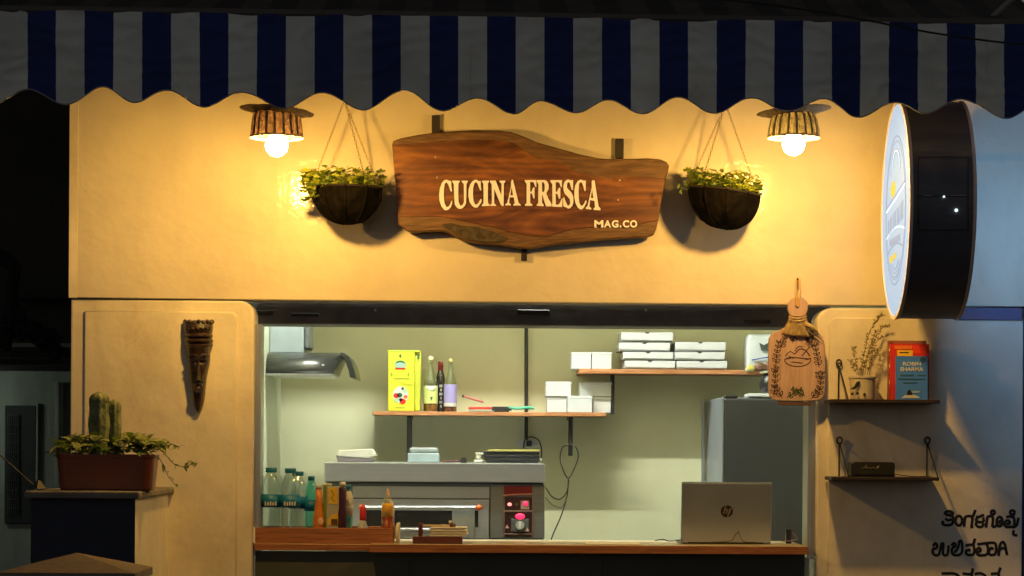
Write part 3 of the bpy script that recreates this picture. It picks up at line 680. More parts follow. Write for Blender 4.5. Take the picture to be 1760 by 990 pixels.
def cube_box(x0, y0, x1, y1, Y, lab, m=M_WHITE, d=.12, zbase=None):
    z0 = zbase if zbase is not None else UZ(y1, Y, (x0 + x1) / 2)
    t = thing('carton_box', lab, 'box', Vector((UX((x0 + x1) / 2, Y), Y + .06, z0)), 'small white cake boxes on the kitchen shelves')
    put('box_body', abox(B(), UX(x0, Y, y0), Y, z0 + .0005, UX(x1, Y, y0), Y + d, UZ(y0, Y, (x0 + x1) / 2) - .003, .002), m, t)
    put('box_lid', abox(B(), UX(x0, Y, y0) - .0012, Y - .0012, UZ(y0, Y, (x0 + x1) / 2) - .012, UX(x1, Y, y0) + .0012, Y + d + .001, UZ(y0, Y, (x0 + x1) / 2), .0015), m, t)
cube_box(982.5, 605.5, 1016, 633, 1.73, 'small white box at the left end of the upper shelf', zbase=sz2)
cube_box(1017.5, 605.5, 1051, 633, 1.73, 'small white box between the shelf end box and pizza boxes', zbase=sz2)
cube_box(940, 682.5, 974, 708, 1.74, 'lower white box under another, right of the black post', zbase=sz1)
cube_box(938, 656, 981.5, 681.5, 1.73, 'white box stacked on top, nearest the black post')
cube_box(975.5, 680.5, 1018, 708, 1.715, 'white box standing in front beside the stacked pair', zbase=sz1)
cube_box(1019.5, 682.5, 1050, 708, 1.80, 'greyish box under another at the lower shelf right end', zbase=sz1, m=M_LABELW, d=.15)
cube_box(996, 657, 1051, 681.5, 1.80, 'greyish box stacked on top at the lower shelf right end', m=M_LABELW, d=.15)
# plastic bag pack
t = thing('plastic_package', 'glossy white plastic package with blue stripe behind the cutting board', 'package', Vector((UX(1305, 1.72), 1.78, sz2)))
bm = B(); abox(bm, UX(1283, 1.72), 1.72, sz2 + .001, UX(1345, 1.72), 1.86, UZ(571, 1.72), .02, 3)
bmesh.ops.subdivide_edges(bm, edges=bm.edges, cuts=2, use_grid_fill=True)
for v in bm.verts: v.co += Vector((1, 1, 1)) * .006 * noise.noise(v.co * 24)
put('package_body', bm, mat('white_film', (.66, .72, .74), .3, coat=.5), t, smooth=True)
put('blue_stripe', tube(B(), [U(1292, 619, 1.712), U(1305, 616, 1.708), U(1330, 613, 1.708)], .0025, 6), mat('blue_stripe', (.02, .03, .30), .4), t)
put('dark_print', pflat([[(1305, 589), (1313, 593), (1325, 587), (1330, 601), (1309, 603)]], 1.709, .004), mat('dark_green_print', (.04, .06, .05), .5), t)
t = thing('snack_bag', 'crumpled yellow and brown snack bag under the white package', 'bag', Vector((UX(1300, 1.7), 1.7, sz2)))
for (q, r_, m_) in (((1290, 633), .019, mat('yellow_film', (.62, .58, .15), .35)), ((1284, 636), .010, M_WHITE), ((1306, 630), .022, mat('brown_film', (.16, .08, .05), .4)), ((1322, 629), .02, MATS['brown_film'])):
    bm = ball(B(), U(q[0], q[1], 1.69), r_, 1.2, .6, .9, 14)
    for v in bm.verts: v.co += Vector((1, .5, 1)) * .006 * noise.noise(v.co * 60)
    put('bag_fold', bm, m_, t)
# yellow tin
t = thing('olive_oil_tin', 'tall yellow rectangular tin with a green crest and round food picture', 'tin', Vector((UX(694, 1.74), 1.8, sz1)))
tY = 1.74
body = put('tin_body', abox(B(), UX(667, tY), tY, sz1 + .001, UX(713, tY), tY + .13, UZ(604, tY), .005, 2), M_TIN, t)
# skewed so its right face shows, as in the photograph
put('side_panel', flat([[(UX(713.2, tY + .012), sz1 + .002), (UX(723.5, tY + .012), sz1 + .004), (UX(723.5, tY + .012), UZ(605, tY)), (UX(713.2, tY + .012), UZ(604, tY))]], .1, .004, tY + .115), mat('yellow_tin_side', (.48, .52, .045), .4), t)
put('tin_rim', abox(B(), UX(666, tY), tY - .002, UZ(606, tY), UX(722, tY), tY + .12, UZ(603, tY), .001), mat('tin_edge', (.50, .55, .06), .4), t)
f = tY - .0012
put('crest_print', pflat([circ(688, 627, 10, 7.5, 0, 348, 16)], f, .001), mat('white_green_print', (.30, .45, .38), .4), body)
put('crest_print', pflat([[(679, 626), (682, 621), (688, 619.5), (694, 621), (698, 626), (694, 624), (688, 622.5), (682, 624)]], f - .0008, .001), mat('dark_green_ink', (.02, .10, .05), .4), body)
put('crest_print', pflat([[(680, 632), (696, 632), (697, 635), (679, 635)]], f - .0008, .001), M_REDP, body)
put('leaf_print', pflat([[(688, 608), (690.5, 612), (688, 616), (685.5, 612)]], f, .001), MATS['dark_green_ink'], body)
for q in (673, 702): put('leaf_print', pflat([[(q, 639), (q + 2, 644), (q, 648), (q - 2, 644)]], f, .001), mat('olive_ink', (.25, .33, .03), .4), body)
put('line_print', pbox(677, 650, 704, 651.5, f, .001, 0), MATS['olive_ink'], body)
put('swoosh_print', pflat([[(680, 653), (692, 658), (710, 661), (710, 663), (692, 661)]], f, .001), mat('gold_ink', (.50, .50, .03), .4), body)
put('round_picture', pflat([circ(688.5, 678.5, 13.5, 14.5, 0, 348, 24)], f, .001), M_LABELW, body)
for (a, b, r_, m_) in ((681, 680, 5, M_REDP), (692, 690, 5.5, M_REDP), (687, 679, 4.5, MATS['dark_green_ink']), (696, 672, 4, mat('pale_green_ink', (.35, .55, .35), .4)), (692, 668, 2.5, M_BLACKP), (689, 687, 3, M_BLACKP), (682, 688, 4, MATS['pale_green_ink']), (697, 682, 3.5, M_ORP)):
    put('food_print', pflat([circ(a, b, r_, r_ * .9, 0, 330, 10)], f - .0008, .001), m_, body)
put('text_line', pbox(680, 700, 696, 701.5, f, .001, 0), MATS['olive_ink'], body)
put('side_leaf', pbox(717.5, 609, 721, 617, tY + .0105, .001, 0), MATS['dark_green_ink'], t)
# three bottles
def wine(cx, r, y_top, Y, lab, m, sh=.60, group='bottles on the lower shelf'):
    z1 = UZ(y_top, Y); h = z1 - sz1
    prof = [(r * .93, .001), (r, .006), (r, h * (sh - .06)), (r * .93, h * (sh + .02)), (r * .55, h * (sh + .17)), (r * .36, h * (sh + .23)), (r * .34, h * .93), (r * .36, h * .95)]
    c = Vector((UX(cx, Y), Y, sz1)); t = thing('glass_bottle', lab, 'bottle', c, group)
    put('bottle_body', lathe(B(), c, prof, 24), m, t, smooth=True); return t, c, h, prof
t, c, h, pr = wine(740.5, .033, 614, 1.80, 'clear bottle with a green and white label beside the tin', M_GLASS, .55)
put('liquid', lathe(B(), c, [(.031, .003), (.031, h * .16)], 20), M_OIL, t)
put('label', lathe(B(), c, [(.0335, h * .15), (.0335, h * .47)], 24, capb=False, capt=False), M_LABELG, t, smooth=True)
put('label_arc', pflat([[(731, 663), (750, 663), (747, 669), (741, 672), (735, 669)]], 1.764, .001), M_LABELW, t)
put('label_mark', pflat([[(739, 682), (744, 682), (741.5, 689)]], 1.764, .001), MATS['dark_green_ink'], t)
put('bottle_stopper', ball(B(), Vector((c.x, c.y, c.z + h * .965)), .0135, 1, 1, 1, 12), mat('cream_cap', (.70, .66, .38), .35), t, smooth=True)
t, c, h, pr = wine(757.5, .022, 622, 1.86, 'dark wine bottle with a red foil neck between two clear bottles', M_DARKGLASS, .66)
put('foil', lathe(B(), c, [(.0125, h * .78), (.0125, h * .99), (.011, h)], 16), M_CAPRED, t, smooth=True)
for k in range(6): put('label_letter', pbox(755 + (k % 2) * 1.5, 661 + k * 7, 760.5 - (k % 2), 665.5 + k * 7, 1.8365, .001, 0), mat('dull_white_ink', (.30, .30, .26), .5), t)
t, c, h, pr = wine(774.5, .030, 618, 1.79, 'clear bottle with a purple label, nearest the pizza cutter', M_GLASS, .55)
put('liquid', lathe(B(), c, [(.028, .003), (.028, h * .10)], 20), mat('dark_red_liquid', (.10, .012, .008), .2), t)
put('label', lathe(B(), c, [(.0305, h * .17), (.0305, h * .52)], 24, capb=False, capt=False), M_LABELP, t, smooth=True)
put('label_base', lathe(B(), c, [(.0308, h * .105), (.0308, h * .17)], 24, capb=False, capt=False), M_LABELW, t, smooth=True)
put('bottle_stopper', ball(B(), Vector((c.x, c.y, c.z + h * .965)), .0125, 1, 1, 1, 12), mat('olive_cap', (.40, .36, .14), .35), t, smooth=True)
# knives
t = thing('pizza_cutter', 'slanted pink handled cutter propped above the red knife', 'cutter', U(815, 690, 1.75))
put('cutter_handle', cyl(B(), U(796, 681, 1.74), U(831, 691, 1.74), .0048), M_PINK, t)
put('cutter_end', ball(B(), U(796, 681, 1.74), .0062), M_BLACK, t)
put('cutter_blade', cyl(B(), U(831, 691, 1.74), U(845, 702, 1.74), .0014), M_STEEL, t)
t = thing('kitchen_knife', 'knife with a red handle lying on the lower shelf', 'knife', Vector((UX(826, 1.72), 1.72, sz1)))
put('handle', cyl(B(), U(805, 701.5, 1.715), U(846, 701.5, 1.715), .0058), M_REDP, t)
put('blade', abox(B(), UX(846, 1.715), 1.713, UZ(706, 1.715), UX(880, 1.715), 1.717, UZ(699, 1.715)), M_BLACK, t)
put('sheath', abox(B(), UX(806, 1.712), 1.708, sz1 + .0005, UX(850, 1.712), 1.722, sz1 + .006, .001), M_STEEL, t)
t = thing('kitchen_knife', 'knife with a green handle lying on the shelf by the post', 'knife', Vector((UX(895, 1.72), 1.72, sz1)))
put('handle', tube(B(), smooth_pts([U(874, 700, 1.715), U(888, 702, 1.715), U(904, 700.5, 1.715), U(918, 701.5, 1.715)]), .0058, 8, .0072), M_GREENP, t)
put('blade', abox(B(), UX(850, 1.73), 1.728, sz1 + .0008, UX(876, 1.73), 1.733, sz1 + .013), M_BLACKP, t)
# socket and cables
t = thing('wall_socket', 'white double wall socket behind the black tray stack', 'socket', U(908, 770, WY - .01))
put('plate', pbox(890, 755, 926, 769, WY - .012, .011, .002), M_LABELW, t)
put('rocker', pbox(897, 758, 901, 766, WY - .0145, .0025, .0005), M_WHITE, t)
put('plug', pbox(905, 757, 914, 767, WY - .034, .021, .003), M_BLACKP, t)
t = thing('power_cable', 'black cable hanging in a loop from the right shelf bracket', 'cable', U(980, 800, 1.76))
LP = [(983, 764), (968, 768), (963, 785), (966, 803), (977, 822), (988, 803), (994, 785), (991, 770), (983, 764)]
put('loop', tube(B(), smooth_pts([U(a, b, 1.77 + .004 * (i % 3)) for i, (a, b) in enumerate(LP)]), .0032, 6), M_RUBBER, t)
put('tail', tube(B(), smooth_pts([U(977, 822, 1.77), U(975, 850, 1.775), U(965, 885, 1.78), U(950, 920, 1.78), U(944, 940, 1.78)]), .0032, 6), M_RUBBER, t)
put('tail', tube(B(), smooth_pts([U(938, 838, 1.70), U(948, 853, 1.75), U(962, 858, 1.77), U(974, 846, 1.77), U(978, 825, 1.77)]), .003, 6), M_RUBBER, t)
put('tail', tube(B(), smooth_pts([U(938, 855, 1.70), U(950, 868, 1.76), U(966, 871, 1.78), U(976, 850, 1.785)]), .0024, 6), mat('grey_cable', (.12, .13, .11), .5), t)
put('post_cable', tube(B(), smooth_pts([U(900, 770, WY - .04), U(902, 757, WY - .05), U(912, 751, WY - .05), U(926, 757, WY - .05), U(931, 775, WY - .06), U(929, 792, WY - .06)]), .003, 6), M_RUBBER, label='black cable curving out of the wall socket', cat='cable')

# ================================================================ CHIMNEY HOOD
hd = thing('chimney_hood', 'dark curved kitchen extractor hood on the left kitchen wall', 'hood', U(520, 650, 1.4))
hx0, hx1 = KX0 + .002, UX(592, 1.1, 630)
# curved canopy: extruded along x, profile in the y-z plane
zc0, zc1 = UZ(644, 1.1), UZ(606, 1.1)
def arcprof(y0, z0, y1, z1, n=8, bow=.0):
    return [(y0 + (y1 - y0) * k / n, z0 + (z1 - z0) * sin(pi / 2 * k / n)) for k in range(n + 1)]
def prism_x(prof, xa, xb):
    bm = B(); A = [bm.verts.new((xa, y, z)) for y, z in prof]; C = [bm.verts.new((xb, y, z)) for y, z in prof]
    for i in range(len(prof)):
        j = (i + 1) % len(prof); bm.faces.new((A[i], A[j], C[j], C[i]))
    bm.faces.new(A[::-1]); bm.faces.new(C); bmesh.ops.recalc_face_normals(bm, faces=bm.faces); return bm
prof = [(1.10, zc0), (1.10, zc0 + .008)] + arcprof(1.11, zc0 + .012, 1.34, zc1, 9) + [(1.50, zc1), (1.50, zc1 - .012), (1.34, zc1 - .012)] + [(y, z - .012) for y, z in reversed(arcprof(1.13, zc0 + .012, 1.34, zc1, 9))]
# built along the left wall
prof2 = [(1.10, zc0 + .004), (1.12, zc0 + .03), (1.20, zc1 - .01), (1.30, zc1), (1.62, zc1), (1.62, zc0), (1.10, zc0)]
hoodm = mat('dark_hood_steel', (.035, .037, .035), .25, metal=.3, var=.2)
bm = B(); rows = []
for k in range(9):
    f_ = k / 8; y = 644 - 38 * sin(f_ * pi / 2); Y_ = 1.10 + .16 * (1 - cos(f_ * pi / 2))
    xr_k = UX(573 + 16 * f_ ** .8, 1.1, 630)
    rows.append([bm.verts.new((hx0, Y_, UZ(y, 1.1))), bm.verts.new((xr_k, Y_, UZ(y, 1.1)))])
rows.append([bm.verts.new((hx0, 1.60, UZ(606, 1.1))), bm.verts.new((UX(589, 1.1, 630), 1.60, UZ(606, 1.1)))])
rows.append([bm.verts.new((hx0, 1.60, UZ(644, 1.1))), bm.verts.new((UX(573, 1.1, 630), 1.60, UZ(644, 1.1)))])
for p_, q_ in zip(rows, rows[1:] + rows[:1]): bm.faces.new((p_[0], p_[1], q_[1], q_[0])).smooth = True
bm.faces.new([q_[1] for q_ in rows][::-1]); bm.faces.new([q_[0] for q_ in rows]); bmesh.ops.recalc_face_normals(bm, faces=bm.faces)
put('canopy', bm, hoodm, hd)
put('curved_fin', pflat([[(585, 605.5), (592, 606), (599, 612), (605, 623), (609, 636), (611.5, 650), (601, 648), (599, 636), (595, 624), (590, 615), (584, 611)]], 1.085, .5, .003), hoodm, hd)
put('front_lip', abox(B(), hx0, 1.085, zc0 - .012, UX(572, 1.1), 1.0995, zc0 - .002, .001), M_ALU, hd)
put('filter_panel', abox(B(), hx0 + .01, 1.11, zc0 - .010, UX(574, 1.1), 1.6, zc0 - .001), M_ALU, hd)
put('badge_plate', pbox(553, 626, 557, 628.5, 1.105, .03, 0), M_WHITE, hd)
put('duct', abox(B(), hx0, 1.30, zc1 + .001, UX(522, 1.3), 1.6, TOPZ - .7, .003), mat('duct_steel', (.42, .50, .56), .4, metal=.5), hd)
put('duct_side', abox(B(), UX(522, 1.3) + .001, 1.32, zc1 + .02, UX(531, 1.3), 1.6, TOPZ - .7, .01, 2), M_STEELDARK, hd)

# ================================================================ FRIDGE
FY = 1.30
fr = thing('refrigerator', 'tall dark grey refrigerator in the kitchen right corner', 'refrigerator', Vector((UX(1330, FY), 1.65, GZ + .05)))
fx0, fx1 = UX(1241, FY, 800), UX(1241, FY, 800) + .62; fz = UZ(683, FY, 1300)
put('cabinet', abox(B(), fx0, FY + .05, GZ + .051, fx1, WY - .012, fz, .004), M_FRIDGESIDE, fr)
put('door', abox(B(), fx0 + .006, FY, GZ + .09, fx1, FY + .045, fz - .004, .008, 2), M_FRIDGE, fr)
put('door_gasket', abox(B(), fx0 + .010, FY + .0455, GZ + .1, fx1 - .01, FY + .0495, fz - .01), M_BLACKP, fr)
put('door_edge_trim', abox(B(), fx0, FY - .002, GZ + .09, fx0 + .0055, FY + .045, fz - .004, .001), M_STEEL, fr)
put('hinge_cover', abox(B(), fx0 + .01, FY + .002, fz - .003, fx0 + .07, FY + .07, fz + .008, .003), M_BLACKP, fr)
put('wall_conduit', abox(B(), UX(1207, WY - .02), WY - .02, UZ(830, WY), UX(1212, WY - .02), WY - .001, UZ(684, WY)), M_ALU, label='narrow pale conduit running down the wall beside the refrigerator', cat='conduit')
put('white_tray', abox(B(), UX(1288, FY), FY + .02, fz + .001, UX(1345, FY), FY + .2, UZ(683, FY, 1300) + .018, .004), M_WHITE, label='flat white tray lying on the refrigerator top', cat='tray')
t = thing('black_kettle', 'dark rounded pot on the refrigerator half hidden by the cutting board', 'pot', Vector((UX(1322, FY + .1), FY + .1, fz + .0185)))
c = Vector((UX(1325, FY + .1), FY + .1, fz + .0185))
put('pot_body', lathe(B(), c, [(.03, .001), (.05, .02), (.052, .05), (.04, .08), (.03, .09)], 18), M_BLACKP, t, smooth=True)
put('pot_lid', lathe(B(), c, [(.05, .091), (.05, .098), (.02, .104)], 18), mat('grey_green_lid', (.30, .32, .22), .5), t, smooth=True)

# kitchen tube lamp (lights the kitchen from the ceiling near the hatch)
tl = thing('tube_lamp', 'lit white tube lamp fixed to the kitchen ceiling', 'lamp', (UX(840, .55), .55, TOPZ))
lx = UX(800, .5)
put('tube_holder', abox(B(), lx - .62, .50, 3.36, lx + .62, .56, TOPZ - .001, .004), M_WHITE, tl)
put('light_tube', cyl(B(), (lx - .58, .53, 3.33), (lx + .58, .53, 3.33), .018, n=12), M_TUBE, tl)

# ================================================================ AWNING
AY = -1.1
aw = thing('striped_awning', 'blue and white striped awning with a scalloped valance over the shop', 'awning', (0, AY, UZ(190, AY)))
per = 98.75; blue0 = 47.0
crest = [(-85,156),(-20,182),(46,154),(115,181),(178,151),(232,178),(286,155),(350,184),(415,160),(490,188),(553,160),(625,189),(693,156),(762,192),(820,170),(885,196),(930,174),(990,195),(1045,173),(1105,198),(1165,168),(1230,195),(1290,169),(1355,193),(1415,171),(1476,202),(1540,176),(1590,196),(1650,172),(1728,205),(1790,178),(1850,205)]
def scallop(x):
    for (a, ya), (b, yb) in zip(crest, crest[1:]):
        if a <= x <= b:
            t = (x - a) / (b - a); return ya + (yb - ya) * (.5 - .5 * cos(pi * t))
    return 190
def fold_at(x, py, f_):
    q = abs(noise.noise(Vector((x * .010 + py * .012, py * .03 - x * .004, 2))))
    return .010 * sin(x * .021 + 1.0) * f_ + .010 * noise.noise(Vector((x * .012, py * .01, 0))) + .005 * sin(x * .095) * f_ ** 2 - .010 * max(0, .12 - q) / .12
bm = B(); cols = []; sub = 8
k0, k1 = -2, 37
NROW = 24
xs = [blue0 + (k + j / sub) * per / 2 for k in range(k0, k1) for j in range(sub)]
for x in xs:
    yb = scallop(max(min(x, 1849), -84)); yt = 17 + x * .014
    col = []
    for r_ in range(NROW + 1):
        py = yt + (yb - yt) * r_ / NROW
        p = U(x, py, AY)
        fold = fold_at(x, py, r_ / NROW)
        col.append(bm.verts.new((p.x, AY + fold, p.z)))
    cols.append(col)
for i in range(len(cols) - 1):
    k = k0 + i // sub
    for r_ in range(NROW):
        f_ = bm.faces.new((cols[i][r_], cols[i][r_ + 1], cols[i + 1][r_ + 1], cols[i + 1][r_]))
        f_.material_index = 1 if k % 2 == 0 else 0; f_.smooth = True
gb = bmesh.ops.duplicate(bm, geom=bm.verts[:] + bm.edges[:] + bm.faces[:])['geom']
back = [g for g in gb if isinstance(g, bmesh.types.BMVert)]
for v in back: v.co.y += .0018
bmesh.ops.reverse_faces(bm, faces=[g for g in gb if isinstance(g, bmesh.types.BMFace)])
put('valance', bm, [M_WFAB, M_BFAB], aw)
# canopy rises from the front bar to the wall
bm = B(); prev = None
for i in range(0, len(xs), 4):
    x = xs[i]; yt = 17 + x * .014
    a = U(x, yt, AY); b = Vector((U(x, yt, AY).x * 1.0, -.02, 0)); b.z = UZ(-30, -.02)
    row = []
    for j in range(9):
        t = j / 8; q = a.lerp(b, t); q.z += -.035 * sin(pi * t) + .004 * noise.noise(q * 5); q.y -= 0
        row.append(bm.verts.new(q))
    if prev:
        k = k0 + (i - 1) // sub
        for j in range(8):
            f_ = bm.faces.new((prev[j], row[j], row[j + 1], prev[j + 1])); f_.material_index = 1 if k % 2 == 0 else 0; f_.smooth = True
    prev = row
put('canopy', bm, [mat('brown_grey_cloth', (.085, .066, .052), .95, var=.3), mat('dark_brown_cloth', (.040, .034, .032), .95, var=.3)], aw)  # canopy stripes, far darker and browner than the valance cloth
pa, pb = U(-60, 16, AY), U(1830, 42, AY)
_hem = [U(x, scallop(max(min(x, 1849), -84)) - 1.2, AY) for x in [-80 + 6 * k for k in range(321)]]
for i_, h_ in enumerate(_hem): h_.y += fold_at(-80 + 6 * i_, scallop(max(min(-80 + 6 * i_, 1849), -84)), 1) - .0005
put('hem_piping', tube(B(), _hem, .0022, 5), mat('hem_cloth', (.30, .32, .36), .9), aw)
put('front_bar', cyl(B(), pa + Vector((0, .012, .004)), pb + Vector((0, .012, .004)), .014, n=10), mat('bar_grey', (.10, .09, .08), .6), aw)
for q in (808, 1696):
    put('valance_seam', tube(B(), [U(q, 17 + q * .014 + 5, AY - .004), U(q, 100, AY - .008), U(q, scallop(q) - 6, AY - .010)], .0016, 5), M_WFAB, aw)
for q in (200, 860, 1500):
    put('support_arm', cyl(B(), U(q, 40, AY + .02), Vector((UX(q, 0), -.01, 3.02)), .011, n=8), mat('arm_white', (.4, .4, .38), .5), aw)
put('overhead_cable', tube(B(), smooth_pts([U(1180, -8, -1.3), U(1350, 12, -1.3), U(1480, 33, -1.3), U(1600, 56, -1.3), U(1730, 74, -1.3), U(1850, 86, -1.3)]), .0035, 6), M_RUBBER, label='thin black cable sagging across the awning top right', cat='cable')
put('overhead_pipe', cyl(B(), U(1700, 35, -.6), U(1760, -20, -.6), .012, n=8), mat('pipe_grey', (.25, .23, .22), .6), label='grey pipe slanting up beyond the awning right end', cat='pipe')

# ================================================================ BASKET LAMPS
LY = -.80
def lamp(cx, cy, lab, prof, seed, dome=False):
    c = U(cx, cy, LY)
    t = thing('basket_lamp', lab, 'lamp', c, 'woven basket lamps under the awning')
    rnd = random.Random(seed); s = S(LY)
    n = 48
    for inner in (0,):
        bm = B(); rings = []
        for (r, py) in [(a_ * .972, b_) for a_, b_ in prof]:
            ring = []
            for k in range(n):
                a = 2 * pi * k / n; rr = r * (1 + (.05 if (k // 2) % 2 else -.035))
                p = U(cx, py, LY); ring.append(bm.verts.new((c.x + rr * cos(a) , LY + rr * sin(a), p.z + .002 * rnd.uniform(-1, 1))))
            rings.append(ring)
        for i in range(len(rings) - 1):
            for k in range(n): bm.faces.new((rings[i][k], rings[i][(k + 1) % n], rings[i + 1][(k + 1) % n], rings[i + 1][k]))
        bm.faces.new(rings[-1])
        bmesh.ops.solidify(bm, geom=bm.faces[:], thickness=.004)
        sh = put('shade', bm, M_WICKER if not dome else mat('bleached_wicker', (.20, .19, .15), .8, col2=(.09, .08, .065), scale=50, bump=.8, bscale=80), t)
    for k in range(18):
        a = 2 * pi * (k + .5) / 18
        put('rib', tube(B(), [Vector((c.x + r * .972 * 1.01 * cos(a), LY + r * .972 * 1.01 * sin(a), U(cx, py, LY).z)) for r, py in prof], .0042, 5), mat('shade_rib', (.10, .075, .062), .8) if not dome else mat('pale_shade_rib', (.26, .24, .19), .8), sh)
    zr = U(cx, prof[0][1], LY).z
    bm = B(); bmesh.ops.create_cone(bm, segments=48, radius1=prof[0][0] * 1.02, radius2=prof[0][0] * 1.02, depth=.007, cap_ends=False, matrix=Matrix.Translation((c.x, LY, zr)))
    bmesh.ops.solidify(bm, geom=bm.faces[:], thickness=.004)
    put('rim_band', bm, M_BRIM, sh)
    # flat woven brim: shallow upside-down cone seen from below
    zb = U(cx, 197, LY).z; bm = B(); rings = []
    for (r, dz) in ((.055, -.006), (.09, .0), (.118, .010), (.133, .012), (.133, .014), (.10, .009), (.055, .004)):
        rings.append([bm.verts.new((c.x + r * cos(2 * pi * k / 40), LY + r * sin(2 * pi * k / 40) * .95, zb + dz + .012 * cos(2 * pi * k / 40 + (0.3 if dome else 2.8)) * r / .13 + .0015 * rnd.uniform(-1, 1))) for k in range(40)])
    for i in range(len(rings) - 1):
        for k in range(40): bm.faces.new((rings[i][k], rings[i][(k + 1) % 40], rings[i + 1][(k + 1) % 40], rings[i + 1][k]))
    bmesh.ops.recalc_face_normals(bm, faces=bm.faces)
    put('brim', bm, M_BRIM, t)
    b = ball(B(), c, .040, n=24)
    bu = put('bulb', b, M_BULB, t, smooth=True)
    put('bulb_neck', cyl(B(), c + Vector((0, 0, .038)), c + Vector((0, 0, .068)), .017, .015), M_CERAMIC, t)
    put('socket', cyl(B(), c + Vector((0, 0, .069)), c + Vector((0, 0, .11)), .02), M_BLACKP, t)
    put('cord', cyl(B(), c + Vector((0, 0, .111)), (c.x, LY, 2.95), .003, n=6), M_RUBBER, t)
    return t
lamp(475.5, 250, 'lit bulb under a dark ribbed wicker shade, left end of shop front', [(.0935, 236), (.090, 222), (.086, 205), (.080, 190), (.070, 186)], 1)
lamp(1364, 248, 'lit bulb under a pale dome wicker shade, right end of shop front', [(.0925, 236), (.089, 222), (.082, 207), (.068, 193), (.050, 188)], 2, True)

